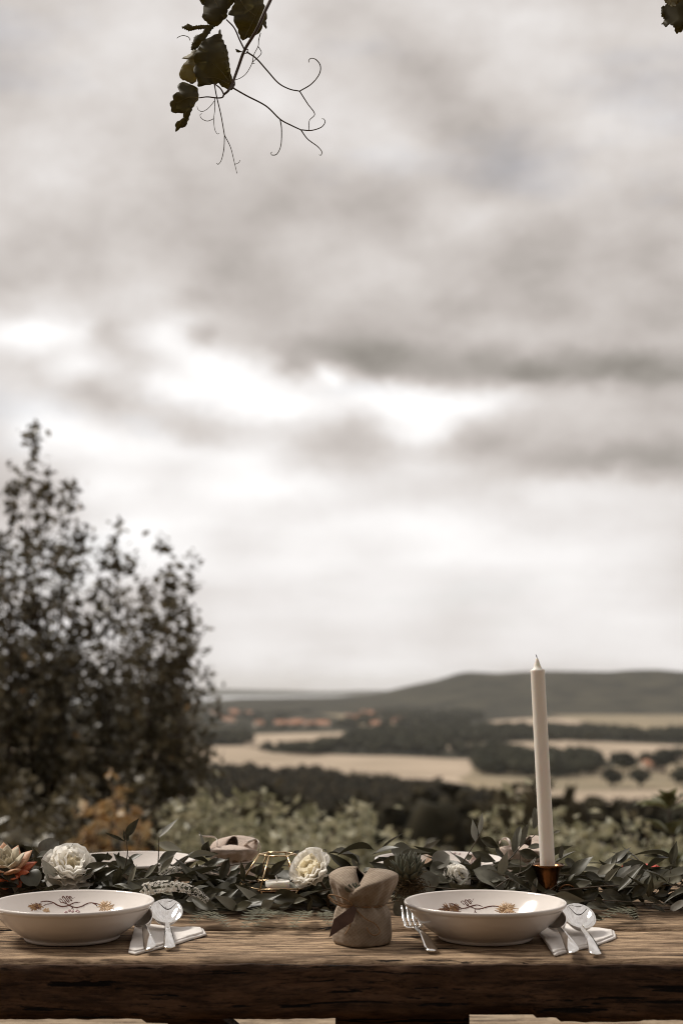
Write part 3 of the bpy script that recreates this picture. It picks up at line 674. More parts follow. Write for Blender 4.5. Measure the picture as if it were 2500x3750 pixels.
for x, top, y0, w, n, lb in [(60, 1790, 9.4, 0.5, 420, 'dark bush filling the foot of the tallest tree'), (170, 1800, 10.2, 0.5, 420, 'dark bush between tallest and middle tree'), (330, 1800, 10.4, 0.5, 420, 'dark bush below the slim tree'), (130, 1900, 8.2, 0.5, 300, 'low dark bush behind the white ruffled flower'), (10, 1880, 8.0, 0.4, 300, 'low dark bush behind the pale red succulent')]:
    k += 1; grape_vine(x, top, y0, w, n, lb, 40 + k, 'tree_leaf', 0.08, 'dark bushes under the trees')
for i in range(26):
    x = -40 + i * 64 + rng.uniform(-20, 20); k += 1
    grape_vine(x, rng.uniform(1925, 1990), rng.uniform(10.5, 12.5), 0.5, 240, 'dark green vine of the second row down the slope', 140 + i, 'tree_leaf', 0.09, 'second row of vines')

# ------------------------------------------------------------------ leaf shapes
def leaf_mesh(name, prof, nseg=7, fold=0.12, curl=0.0, wave=0.0, twist=0.0, seed=0):
    P = []
    for i in range(nseg + 1):
        t = i / nseg; w = prof(t) * 0.5; z0 = -curl * (t - 0.25) ** 2 + curl * 0.0625; a = twist * t
        row = []
        for s in (-1, -0.5, 0, 0.5, 1):
            y = s * w; z = abs(s) * w * fold * 2 + wave * math.sin(t * 9 + seed + s * 2) * abs(s)
            row.append((t, y * math.cos(a) - z * math.sin(a), z0 + y * math.sin(a) + z * math.cos(a)))
        P.append(row)
    return MB().grid(P).mesh(name)
lance = lambda t: max(0.0, math.sin(math.pi * min(1, t ** 0.85)) ** 1.1 * (1 - 0.25 * t))
roundp = lambda t: max(0.0, (1 - abs(2 * t ** 0.9 - 1) ** 2.3)) ** 0.5
RUS = [leaf_mesh('ruscus_%d' % i, lance, 8, rng.uniform(0.05, 0.3), rng.uniform(-0.35, 0.6), 0.01, rng.uniform(-0.7, 0.7), i) for i in range(9)]
EUC = [leaf_mesh('euc_%d' % i, roundp, 8, rng.uniform(0.02, 0.2), rng.uniform(-0.3, 0.5), rng.uniform(0.02, 0.06), rng.uniform(-0.3, 0.3), i) for i in range(6)]
for me in RUS: me.materials.append(M['ruscus'])
for me in EUC: me.materials.append(M['euc'])
PAL = [m_.copy() for m_ in RUS[:3]]
for me in PAL: me.materials.clear(); me.materials.append(M['pale_leaf'])

def sapling():
    y0 = 5.2; top = D(*DP(1535, 1860), y0); b = Vector((top.x + 0.03, y0, H(top.x, y0) - 0.02))
    t = thing('sapling', b, 'young sapling with broad leaves in a loose rosette', 'sapling')
    me = leaf_mesh('sapling_leaf', lambda u: max(0, math.sin(math.pi * min(1, u ** 1.15))) ** 0.8, 7, 0.15, 0.4, 0.02, 0.2)
    st = spline([b, b.lerp(top, .5) + Vector((.03, 0, 0)), top], 10); MB().tube(st, [.012 - .0009 * i for i in range(10)], 6).build('stem', M['bark'], t)
    r = random.Random(8)
    for i in range(46):
        u = r.uniform(0.35, 1.0) ** 0.6; p = st[min(9, int(u * 9.99))]; a = r.uniform(0, 6.28)
        d = Vector((math.cos(a), math.sin(a), r.uniform(0.1, 1.1) if u > .8 else r.uniform(-.3, .6))); L = r.uniform(.07, .115)
        put('leaf', me, M['sapling'], t, p + d * .01, d, Vector((r.uniform(-.3, .3), -.2, 1)), L, L * r.uniform(.5, .7))
sapling()
# ------------------------------------------------------------------ table
TZ = 0.752; TY0, TY1 = 1.88, 2.665
def plank(name, parent, x0, x1, y0, y1, z1, th, m, rag=0.002, seed=0.0, nx=170, ny=9):
    mb = MB(); rows = []
    for i in range(nx + 1):
        x = x0 + (x1 - x0) * i / nx
        f = fbm(x * 7, seed, 0.3) * rag + fbm(x * 38, seed, 4.0) * rag * 0.8
        g = fbm(x * 6, seed, 9.3) * rag + fbm(x * 33, seed, 7.0) * rag * 0.6
        ch = max(0, fbm(x * 11, seed, 21) - 0.22) * rag * 9
        row = [(x, y0 + f + 0.001, z1 - th), (x, y0 + f, z1 - th * 0.5), (x, y0 + f, z1 - 0.006 - ch * 0.5), (x, y0 + f + 0.0022 + ch * 0.4, z1 - 0.0022)]
        for j in range(ny + 1):
            t = j / ny; y = y0 + f + 0.006 + ch + (y1 + g - y0 - f - 0.010 - ch) * t
            row.append((x, y, z1 + 0.0011 * fbm(x * 2.2, y * 40, seed, 3) + 0.0006 * fbm(x * 9, y * 90, seed + 3, 2)))
        row += [(x, y1 + g, z1 - 0.003), (x, y1 + g, z1 - th)]
        rows.append(row)
    mb.grid(rows)
    m_ = len(rows[0]); n_ = len(rows)
    mb.f += [(i * m_, (i + 1) * m_, (i + 1) * m_ + m_ - 1, i * m_ + m_ - 1) for i in range(n_ - 1)]
    mb.f += [tuple(range(m_))[::-1], tuple((n_ - 1) * m_ + j for j in range(m_))]
    o = mb.build(name, m, parent)
    bm = bmesh.new(); bm.from_mesh(o.data); bmesh.ops.recalc_face_normals(bm, faces=bm.faces); bm.to_mesh(o.data); bm.free()
    mm = o.modifiers.new('edge', 'EDGE_SPLIT'); mm.split_angle = R(50)
    return o
tb = thing('dining_table', (0, 2.27, 0), 'long rustic table of weathered planks with shade-darkened front beam', 'table')
plank('plank', tb, -1.35, 1.35, TY0, 2.103, TZ, 0.034, M['table'], 0.0034, 1.0, 420, 14)
plank('plank', tb, -1.35, 1.35, 2.123, 2.325, TZ + 0.001, 0.034, M['table'], 0.0016, 2.0)
plank('plank', tb, -1.35, 1.35, 2.331, 2.52, TZ + 0.0005, 0.034, M['table'], 0.0016, 3.0)
plank('plank', tb, -1.35, 1.35, 2.526, TY1, TZ, 0.034, M['table'], 0.0016, 4.0)
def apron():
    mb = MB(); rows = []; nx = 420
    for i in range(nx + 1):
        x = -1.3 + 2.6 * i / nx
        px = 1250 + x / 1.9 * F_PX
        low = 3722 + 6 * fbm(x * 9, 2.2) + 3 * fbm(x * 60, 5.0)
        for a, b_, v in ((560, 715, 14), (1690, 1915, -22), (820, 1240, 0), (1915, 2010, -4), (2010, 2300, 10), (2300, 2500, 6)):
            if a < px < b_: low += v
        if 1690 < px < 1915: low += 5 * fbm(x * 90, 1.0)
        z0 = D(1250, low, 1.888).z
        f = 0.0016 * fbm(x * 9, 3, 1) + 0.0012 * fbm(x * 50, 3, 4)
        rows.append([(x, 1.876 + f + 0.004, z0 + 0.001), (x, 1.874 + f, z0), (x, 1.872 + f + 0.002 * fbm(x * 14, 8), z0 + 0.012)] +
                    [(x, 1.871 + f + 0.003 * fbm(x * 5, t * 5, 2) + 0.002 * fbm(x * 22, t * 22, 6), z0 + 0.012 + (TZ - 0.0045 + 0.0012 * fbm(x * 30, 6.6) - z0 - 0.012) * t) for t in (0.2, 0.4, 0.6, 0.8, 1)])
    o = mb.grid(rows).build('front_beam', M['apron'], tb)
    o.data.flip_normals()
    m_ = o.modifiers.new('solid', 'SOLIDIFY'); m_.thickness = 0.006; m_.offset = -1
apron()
def xat(px, y): return D(px, 3750, y).x
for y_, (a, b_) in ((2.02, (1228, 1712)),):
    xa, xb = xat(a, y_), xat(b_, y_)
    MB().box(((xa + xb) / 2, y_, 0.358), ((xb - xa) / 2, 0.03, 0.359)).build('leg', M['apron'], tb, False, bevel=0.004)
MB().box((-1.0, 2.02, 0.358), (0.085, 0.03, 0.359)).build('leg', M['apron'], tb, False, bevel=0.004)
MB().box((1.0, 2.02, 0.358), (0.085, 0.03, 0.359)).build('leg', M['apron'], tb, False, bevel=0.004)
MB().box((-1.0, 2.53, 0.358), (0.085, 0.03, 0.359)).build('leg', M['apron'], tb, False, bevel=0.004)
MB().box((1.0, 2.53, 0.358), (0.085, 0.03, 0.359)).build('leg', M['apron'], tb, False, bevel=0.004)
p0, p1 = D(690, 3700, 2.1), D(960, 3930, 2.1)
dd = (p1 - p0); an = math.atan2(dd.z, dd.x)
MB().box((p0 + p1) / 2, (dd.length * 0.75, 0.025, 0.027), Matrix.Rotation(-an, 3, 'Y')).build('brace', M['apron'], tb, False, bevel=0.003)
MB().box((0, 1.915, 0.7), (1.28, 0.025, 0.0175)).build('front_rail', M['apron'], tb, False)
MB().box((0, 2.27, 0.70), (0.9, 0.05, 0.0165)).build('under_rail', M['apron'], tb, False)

bn = thing('bench', (0, 2.95, 0), 'pale wooden bench on the far side of the table', 'bench')
plank('seat_plank', bn, -1.3, 1.3, 2.80, 2.965, 0.452, 0.04, M['bench'], 0.002, 11.0, 90, 6)
plank('seat_plank', bn, -1.3, 1.3, 2.972, 3.14, 0.452, 0.04, M['bench'], 0.002, 12.0, 90, 6)
for x in (-0.95, 0.95): MB().box((x, 2.97, 0.205), (0.03, 0.14, 0.205)).build('leg', M['bench'], bn, False, bevel=0.004)

# ------------------------------------------------------------------ bowls
INP = [(0, .0065), (.050, .0068), (.064, .0090), (.078, .0165), (.090, .0260), (.1005, .0375), (.1065, .0455), (.1085, .0488)]
OUT = [(.0, .002), (.058, .002), (.0605, .0003), (.0645, 0.0), (.0660, .0022), (.0668, .0050), (.076, .0105), (.089, .0200), (.0995, .0300), (.1063, .0390), (.1085, .0425), (.1118, .0452), (.1128, .0480), (.1120, .0500), (.1100, .0502)]
def zin(r): return float(np.interp(r, [p[0] for p in INP], [p[1] for p in INP]))
def spl2(pr, n):
    q = spline([(a, 0, b) for a, b in pr], n); return [(max(0, v.x), v.z) for v in q]
def bowl_body(t):
    pr = OUT[:4] + spl2(OUT[3:], 40)[1:] + spl2(INP[::-1], 34)
    pr[0] = (0, pr[0][1]); pr[-1] = (0, pr[-1][1])
    return MB().lathe(pr, 96).build('body', M['ceramic'], t)
def on_bowl(px, py, loc):
    d = ray(px, py); o = Vector((0, 0, CAM_Z)); t = 1.7
    while t < 2.5:
        p = o + d * t - loc; r = math.hypot(p.x, p.y)
        if r < 0.1085 and p.z <= zin(r): return p
        t += 0.0008
    return None
def decor(t, loc, z0, s, strokes, berries, flowers, seed):
    rr = random.Random(seed); kk = s
    def pt(x, y): return on_bowl(z0[0] + x / s, z0[1] + y / s, loc)
    for pts, w in strokes:
        q = [pt(v.x, v.y) for v in spline([(a, b, 0) for a, b in pts], max(16, len(pts) * 5))]
        q = [v for v in q if v is not None]
        n = len(q)
        if n < 3: continue
        MB().tube(q, [w * (0.35 + 0.65 * math.sin(math.pi * (0.15 + 0.8 * i / n)) ** 0.7) for i in range(n)], 6).build('painted_stem', M['brown_print'], t)
    for bx, by, br in berries:
        c = pt(bx, by)
        if c is None: continue
        r_ = br / s * 2.05 / F_PX
        mb = MB(); nn = Vector((-c.x, -c.y, 0.12)).normalized() if math.hypot(c.x, c.y) > 0.07 else Vector((0, 0, 1))
        A = axes(nn.orthogonal(), nn)
        mb.lathe([(0, 0.0007), (r_ * 0.7, 0.0006), (r_, 0.0001), (r_, -0.0006)], 16); mb.v = [tuple(c + A @ Vector(v)) for v in mb.v]
        mb.build('painted_berry', M['berry_print'], t)
    for fx, fy, rx, ry, n, m in flowers:
        mb = MB()
        for i in range(n):
            a = rr.uniform(0, 2 * math.pi); l0 = rr.uniform(0.0, 0.5); l1 = rr.uniform(0.55, 1.05)
            q = []
            for k_ in range(5):
                l = l0 + (l1 - l0) * k_ / 4; aa = a + 0.25 * l * math.sin(i)
                v = pt(fx + rx * l * math.cos(aa), fy + ry * l * math.sin(aa))
                if v is not None: q.append(v)
            if len(q) > 2: mb.tube(q, [0.00105 * (1 - 0.75 * j / len(q)) for j in range(len(q))], 4)
        if mb.v: mb.build('painted_flower', M[m], t)
def make_bowl(px, ytop, yfront, label, args, grp='white soup bowls'):
    yc = 2.035; c = D(px, (ytop + yfront) / 2, yc)
    loc = Vector((c.x, yc, TZ + 0.0015))
    t = thing('soup_bowl', (0, 0, 0), label, 'bowl', grp)
    bowl_body(t); decor(t, loc, *args); t.location = loc
    return t
Za, sa = (0, 3050), 3.484
argsL = (Za, sa, [([(520, 885), (560, 875), (620, 875), (690, 895), (740, 925), (800, 940), (870, 930), (920, 905), (970, 888), (1025, 887)], .0011),
    ([(775, 890), (830, 895), (880, 920), (930, 945), (990, 952), (1050, 935), (1110, 905), (1160, 893), (1220, 900), (1275, 912)], .001), ([(555, 933), (600, 912), (680, 900)], .0007), ([(1175, 895), (1225, 915), (1245, 940)], .0007),
    ([(790, 892), (755, 855), (780, 845), (820, 890), (850, 895), (800, 830), (815, 812), (870, 880), (885, 870), (850, 820), (868, 810), (910, 865), (918, 850), (890, 815), (905, 810), (930, 840), (955, 822)], .0008),
    ([(930, 935), (925, 955), (912, 985)], .0006), ([(930, 950), (934, 965), (940, 985)], .0006)],
    [(890, 990, 24), (930, 1003, 22), (985, 995, 24), (845, 1012, 22), (1005, 1008, 20)],
    [(455, 945, 110, 62, 46, 'gold_print'), (480, 930, 60, 50, 26, 'brown_print'), (600, 985, 60, 34, 30, 'pale_print'), (1355, 940, 125, 78, 80, 'pale_print')], 3)
Zb, sb = (1450, 3050), 2.412
argsR = (Zb, sb, [([(470, 628), (500, 628), (540, 650), (580, 668), (630, 660), (680, 642), (720, 638), (760, 652)], .001), ([(620, 640), (660, 655), (700, 672), (750, 670), (800, 655), (850, 647), (890, 650), (920, 655)], .001), ([(490, 655), (510, 652), (535, 657)], .0007),
    ([(600, 634), (572, 612), (590, 602), (620, 634), (636, 634), (605, 600), (622, 595), (652, 626), (658, 612), (635, 595), (650, 590), (668, 605), (684, 580)], .0008), ([(693, 665), (693, 690), (690, 716)], .0006), ([(693, 690), (703, 702), (716, 718)], .0006)],
    [(660, 725, 17), (690, 728, 16), (720, 722, 17), (750, 729, 16)],
    [(470, 672, 110, 58, 80, 'gold_print'), (470, 690, 100, 45, 40, 'brown_print'), (970, 675, 108, 72, 90, 'pale_print'), (960, 690, 80, 45, 30, 'gold_print')], 4)
bl = make_bowl(268, 3268, 3350, 'white painted bowl beside the pale red succulent', argsL)
br_ = make_bowl(1775, 3275, 3364, 'white painted bowl in front of the candlestick', argsR)
for src, px, py, lb in ((bl, 480, 3140, 'far white bowl partly hidden behind the ruffled white flower'), (br_, 1608, 3150, 'far white bowl behind the spiky green succulent')):
    c = copy_tree(src); c.location = D(px, py, 2.53); c.location.z = TZ + 0.0015; c.rotation_euler = (0, 0, R(172)); c['label'] = lb

# ------------------------------------------------------------------ cutlery (built along +Y, handle end at the origin)
def solid_mesh(mb, th):
    me = mb.mesh('cutlery'); bm = bmesh.new(); bm.from_mesh(me); bmesh.ops.solidify(bm, geom=bm.faces[:], thickness=th); bmesh.ops.recalc_face_normals(bm, faces=bm.faces)
    for f in bm.faces: f.smooth = True
    bm.to_mesh(me); bm.free(); return me
def handle_w(t): return 0.0088 - 0.0042 * min(1, t / 0.55) if t < 0.55 else 0.0046 - 0.0012 * (t - 0.55) / 0.45
def handle_grid(L, n=22):
    P = []
    for i in range(n + 1):
        t = i / n; w = handle_w(t)
        if t < 0.08: w *= math.sqrt(max(0.02, 1 - (1 - t / 0.08) ** 2))
        z = 0.004 + 0.006 * math.sin(math.pi * t) + 0.010 * max(0, t - 0.8)
        P.append([(s * w, t * L, z + 0.0012 * (1 - abs(s))) for s in (-1, -0.6, 0, 0.6, 1)])
    return P
def spoon_meshes(L, hw, hl):
    mb = MB().grid(handle_grid(L - hl + 0.006))
    h = solid_mesh(mb, 0.0018)
    P = []; n, m = 22, 14
    for i in range(n + 1):
        t = i / n; w = hw * max(0.02, (1 - abs(2 * t ** 1.12 - 1) ** 2.2)) ** 0.5
        row = []
        for j in range(m + 1):
            s = -1 + 2 * j / m
            dep = -0.0135 * (1 - s * s) * (math.sin(math.pi * t ** 0.9) ** 0.8 if 0 < t < 1 else 0)
            row.append((s * w, L - hl + t * hl, 0.0075 + dep + 0.26 * hl * t * t ** 0.25))
        P.append(row)
    b = solid_mesh(MB().grid(P), 0.0013)
    return h, b
SPH, SPB = spoon_meshes(0.19, 0.0225, 0.066)
SMH, SMB = spoon_meshes(0.155, 0.0150, 0.048)
def spoon(name, loc, heading, pitch, roll, label, h, b, grp):
    t = thing(name, (0, 0, 0), label, 'spoon', grp)
    link('handle', h, M['silver'], t); link('spoon_bowl', b, M['silver'], t)
    t.location = loc; t.rotation_mode = 'YXZ'; t.rotation_euler = (R(pitch), R(roll), R(heading)); return t
def fork_meshes():
    L = 0.185; hl = 0.062
    h = solid_mesh(MB().grid(handle_grid(L - hl + 0.004)), 0.0018)
    P = []
    def zc(t): return 0.0070 - 0.006 * math.sin(math.pi * min(1, t * 1.05)) + 0.016 * t * t
    for i in range(9):
        t = 0.36 * i / 8; w = 0.004 + 0.0085 * sm(0, 0.28, t)
        P.append([(s * w, L - hl + t * hl, zc(t) - 0.001 * (1 - s * s)) for s in (-1, -0.5, 0, 0.5, 1)])
    pal = solid_mesh(MB().grid(P), 0.0016); ts = []
    for k_ in range(4):
        x = -0.0106 + k_ * 0.00707; Q = []
        for i in range(11):
            t = 0.35 + 0.65 * i / 10; w = 0.0019 * (1 - 0.55 * max(0, (t - 0.7) / 0.3))
            Q.append([(x + s * w, L - hl + t * hl, zc(t)) for s in (-1, 0, 1)])
        ts.append(solid_mesh(MB().grid(Q), 0.0016))
    return h, pal, ts
FKH, FKP, FKT = fork_meshes()
def fork(loc, heading, pitch, roll, label):
    t = thing('fork', (0, 0, 0), label, 'fork', 'forks beside the bowls')
    link('handle', FKH, M['silver'], t); link('fork_head', FKP, M['silver'], t)
    for q in FKT: link('tine', q, M['silver'], t)
    t.location = loc; t.rotation_mode = 'YXZ'; t.rotation_euler = (R(pitch), R(roll), R(heading)); return t
def gl(px, py, dz=0.0): return G(px, py, TZ + dz)
spoon('soup_spoon', gl(621, 3484, .001), 8.5, 5, 0, 'large silver soup spoon on the napkin beside the left-hand bowl'.replace('left-hand bowl', 'bowl with the pale red succulent'), SPH, SPB, 'silver spoons on the napkins')
spoon('dessert_spoon', gl(556, 3487, .005), 12, 6, -20, 'small silver spoon tilted on its side, by the bowl with the pale red succulent', SMH, SMB, 'silver spoons on the napkins')
spoon('soup_spoon', gl(2180, 3508, .001), -1.5, 5, 4, 'large silver soup spoon on the napkin below the candlestick', SPH, SPB, 'silver spoons on the napkins')
spoon('dessert_spoon', gl(2105, 3500, .005), 1, 6, -20, 'small silver spoon tilted on its side, below the candlestick', SMH, SMB, 'silver spoons on the napkins')
fork(gl(1583, 3495, .001), 7, 4, 0, 'silver fork between the burlap favour and a bowl')
fork(Vector((-.507, 1.948, TZ + .001)), 0, 4, 0, 'silver fork mostly hidden behind its bowl')

def napkin(outline, label, seed):
    P = [gl(*p) for p in outline]; t = thing('napkin', sum(P, Vector()) / len(P), label, 'napkin', 'folded white napkins')
    c0 = t.location.copy()
    def layer(name, P, z0, h, sd):
        Q = []
        for i, p in enumerate(P):
            q = P[(i + 1) % len(P)]
            for k_ in range(5): Q.append(p.lerp(q, k_ / 5))
        Q = [q + Vector((0.0012 * fbm(q.x * 90, q.y * 90, sd), 0.0012 * fbm(q.x * 90, q.y * 90, sd + 9), 0)) for q in Q]
        c = sum(Q, Vector()) / len(Q); n = len(Q); V = []
        rings = [(1.0, 0.0), (1.006, 0.35), (1.0, 0.75), (0.975, 1.0), (0.8, 1.02), (0.5, 1.02), (0.2, 1.0)]
        for s, zz in rings:
            for q in Q:
                w = c + (q - c) * s
                V.append((w.x, w.y, z0 + h * zz + (0.0018 * fbm(w.x * 28, w.y * 28, sd) + 0.0012 * fbm(w.x * 70, w.y * 40, sd + 4) if zz > 0.9 else 0)))
        F = [(i * n + j, i * n + (j + 1) % n, (i + 1) * n + (j + 1) % n, (i + 1) * n + j) for i in range(len(rings) - 1) for j in range(n)]
        V.append((c.x, c.y, z0 + h)); F += [((len(rings) - 1) * n + j, (len(rings) - 1) * n + (j + 1) % n, len(V) - 1) for j in range(n)]
        o = MB().add(V, F).build(name, M['linen'], t); bm = bmesh.new(); bm.from_mesh(o.data); bmesh.ops.recalc_face_normals(bm, faces=bm.faces); bm.to_mesh(o.data); bm.free()
    layer('lower_fold', P, TZ + 0.001, 0.0028, seed)
    c = sum(P, Vector()) / len(P)
    layer('upper_fold', [c + (p - c) * 0.96 + Vector((-0.002, 0.001, 0)) for p in P], TZ + 0.0040, 0.0026, seed + 2)
zn = lambda o, s, L: [(o[0] + x / s, o[1] + y / s) for x, y in L]
napkin(zn((400, 3050), 3.484, [(250, 1545), (290, 1400), (330, 1225), (480, 1205), (800, 1245), (1210, 1262), (1238, 1315), (1150, 1342), (830, 1440), (640, 1490), (340, 1566)]), 'folded white napkin under spoons near the white flower spike', 1)
napkin(zn((1850, 2900), 2.412, [(430, 1460), (370, 1370), (300, 1270), (390, 1170), (700, 1225), (960, 1250), (975, 1300), (760, 1382), (640, 1402), (520, 1432)]), 'folded white napkin under spoons below the candlestick', 5)

# ------------------------------------------------------------------ rosettes, flowers
def fat_leaf(name, w, th, pointy, mtl, up=0.25):
    mb = MB(); n = 8; ns = 7; V = []; F = []
    for i in range(ns + 1):
        t = i / ns; ww = w * 0.5 * (0.35 + 0.65 * math.sin(math.pi * min(1, 0.12 + t * 0.62))) * (1 - max(0, (t - 0.55) / 0.45) ** pointy) + 0.004
        tt = th * 0.5 * (1 - t ** 3) + 0.004
        for j in range(n):
            a = 2 * math.pi * j / n; V.append((t, ww * math.cos(a), tt * math.sin(a) + up * t * t))
    F = [(i * n + j, i * n + (j + 1) % n, (i + 1) * n + (j + 1) % n, (i + 1) * n + j) for i in range(ns) for j in range(n)]
    F += [tuple(range(n))[::-1], tuple(range(ns * n, ns * n + n))]
    me = mb.add(V, F).mesh(name); me.materials.append(M[mtl]); return me
def rosette(t, c, axis, layers, meshes, rr):
    axis = Vector(axis).normalized(); u = axis.orthogonal().normalized(); v = axis.cross(u)
    for li, (n, open_, L, W, mi, back) in enumerate(layers):
        for i in range(n):
            a = 2 * math.pi * (i + 0.5 * (li % 2)) / n + rr.uniform(-0.1, 0.1); rad = u * math.cos(a) + v * math.sin(a)
            op = R(open_ + rr.uniform(-5, 5)); d = axis * math.cos(op) + rad * math.sin(op); nn = axis * math.sin(op) - rad * math.cos(op)
            q = rr.uniform(0.9, 1.1)
            put('leaf', meshes[mi], None, t, c + rad * L * 0.10 - axis * back, d, nn, L * q, L * q * W)
FL_PALE = fat_leaf('succ_pale', 1.0, 0.28, 1.6, 'succ_pale'); FL_MID = fat_leaf('succ_mid', 1.0, 0.28, 1.5, 'succ_mid'); FL_RED = fat_leaf('succ_red', 1.0, 0.28, 1.4, 'succ_red'); FL_GRN = fat_leaf('succ_green', 1.0, 0.35, 1.5, 'succ_green'); FL_TIP = fat_leaf('succ_tip', 1.0, 0.5, 1.0, 'succ_tip', 0.0)
def petal_mesh(name, mtl, seed, cup=0.35, ruf=0.05):
    n, m = 8, 8; P = []
    for i in range(n + 1):
        t = i / n; w = (0.16 + 0.84 * math.sin(math.pi * 0.5 * min(1, t * 1.25)) ** 1.2) * 0.52 * (1 if t < 0.85 else 1 - 0.12 * (t - 0.85) / 0.15)
        row = []
        for j in range(m + 1):
            s = -1 + 2 * j / m; e = 1 - 0.16 * s * s * t
            x = t * e + 0.03 * fbm(s * 4 + seed, 3.1) * t * t
            z = cup * (s * s) * w * 0.8 + cup * (t - 0.15) ** 2 * 0.6 + ruf * t ** 2 * (math.sin(s * 9 + seed * 3) + 0.9 * fbm(s * 8 + seed, t * 3, 2)) * (0.4 + abs(s))
            row.append((x, s * w, z))
        P.append(row)
    me = MB().grid(P).mesh(name); me.materials.append(M[mtl]); return me
PET = [petal_mesh('petal', 'petal', i, 0.15 + 0.12 * (i % 3), 0.09) for i in range(7)]
PIN = [petal_mesh('petal_inner', 'petal_in', 20 + i, 0.45, 0.07) for i in range(4)]
def flower(c, axis, rad, label, name='ruffled_flower', seed=0, layers=None):
    rr = random.Random(seed); t = thing(name, c, label, 'flower', 'white flowers in the garland'); c = Vector(c)
    axis = Vector(axis).normalized(); u = axis.orthogonal().normalized(); v = axis.cross(u)
    layers = layers or [(4, 12, 0.74, PIN), (7, 28, 0.88, PET), (8, 44, 0.98, PET), (9, 60, 1.02, PET), (9, 78, 1.02, PET), (7, 98, 0.94, PET)]
    base = c - axis * rad * 0.45
    for li, (n, op0, L, src) in enumerate(layers):
        for i in range(n):
            a = 2 * math.pi * (i + 0.5 * (li % 2)) / n + rr.uniform(-0.25, 0.25); ra = u * math.cos(a) + v * math.sin(a)
            op = R(op0 + rr.uniform(-10, 10)); d = axis * math.cos(op) + ra * math.sin(op); nn = axis * math.sin(op) - ra * math.cos(op) + v * rr.uniform(-.2, .2)
            q = rad * L * rr.uniform(0.9, 1.12); put('petal', rr.choice(src), None, t, base + ra * rad * 0.05, d, nn, q, q * rr.uniform(0.95, 1.2))
    MB().tube(spline([base + axis * rad * .1, base - axis * rad * 0.8 + Vector((0, 0, -0.005)), base - axis * rad * 0.9 + Vector((0, 0, -0.03))], 6), 0.0025).build('stalk', M['stem'], t)
    MB().lathe([(0.001, -rad * .25), (rad * .2, -rad * .1), (rad * .3, rad * .12)], 10).build('calyx', M['stem'], t).matrix_local = Matrix.Translation(base - c) @ Vector((0, 0, 1)).rotation_difference(axis).to_matrix().to_4x4()
    return t
flower(D(258, 3168, 2.27), (0.15, -0.55, 0.75), 0.042, 'large ruffled white flower beside the pale red succulent', seed=1)
flower(D(1140, 3186, 2.24), (-0.5, -0.5, 0.65), 0.036, 'cream white flower leaning against the gold lantern', seed=2, layers=[(5, 12, 0.7, PIN), (6, 26, 0.9, PIN), (7, 38, 1.05, PET), (7, 52, 1.12, PET), (6, 70, 1.0, PET)])
flower(D(1682, 3212, 2.29), (0.55, -0.6, 0.5), 0.023, 'small white flower among round eucalyptus leaves', seed=3)

t = thing('succulent', D(20, 3178, 2.28), 'pale rosette succulent with red outer leaves', 'succulent', 'succulents in the garland')
rosette(t, t.location.copy(), (0.05, -0.45, 0.85), [(4, 15, .022, .7, 0, 0), (6, 32, .030, .72, 0, 0), (8, 50, .038, .7, 0, .002), (9, 64, .044, .68, 2, .005), (10, 80, .046, .6, 1, .010), (10, 96, .044, .55, 1, .014)], [FL_PALE, FL_RED, FL_MID], random.Random(1))
MB().tube([t.location - Vector((0, 0, .01)), Vector((t.location.x, t.location.y, TZ + .005))], [0.012, 0.018], 8).build('stalk', M['stem'], t)
def spiky(c, axis, r_, label, moss=True):
    t = thing('succulent', c, label, 'succulent', 'succulents in the garland'); rr = random.Random(4)
    lay = [(5, 8, r_ * .8, .34, 0, 0), (8, 20, r_ * .95, .36, 0, 0), (10, 34, r_ * 1.02, .36, 0, .002), (11, 48, r_ * 1.0, .36, 0, .004), (10, 64, r_ * .85, .36, 0, .006)]
    rosette(t, Vector(c), axis, lay, [FL_GRN], rr)
    ax = Vector(axis).normalized(); rr = random.Random(4)
    for ch in [o for o in t.children]:
        m_ = ch.matrix_local; tip = m_ @ Vector((0.93, 0, 0.25 * .93 ** 2)); d = (m_.to_3x3() @ Vector((1, 0, 0.4))).normalized()
        o = link('tip', FL_TIP, None, t); o.matrix_local = Matrix.Translation(tip) @ axes(d, (0, -1, 0)).to_4x4() @ Matrix.Diagonal((r_ * .2, r_ * .06, r_ * .06, 1))
    if moss:
        mb = MB()
        for i in range(420):
            a = rr.uniform(0, 6.28); q = Vector(c) + Vector((rr.gauss(0, .013), rr.gauss(0, .012), -.016 + rr.gauss(0, .008)))
            d = Vector((rr.gauss(0, 1), rr.gauss(0, 1), rr.gauss(0, .7))).normalized() * 0.007
            mb.tube([q - d, q + Vector((rr.gauss(0, .002), rr.gauss(0, .002), .002)), q + d], 0.0005, 3)
        o = mb.build('moss', M['moss'], t); o['kind'] = 'stuff'
    return t
spiky(D(1492, 3204, 2.2), (0.05, -0.2, 0.95), 0.036, 'spiky green succulent with brown tips on moss')
t = thing('red_flower', D(2345, 3228, 2.60), 'small flat red flower near the far table edge', 'flower')
t.location.z = TZ + 0.016
RP = petal_mesh('red_petal', 'red', 3, 0.3, 0.04)
for i in range(9):
    a = i * 0.7; put('petal', RP, None, t, t.location.copy(), (math.cos(a), math.sin(a), 0.25), (0, 0, 1), 0.036, 0.03)

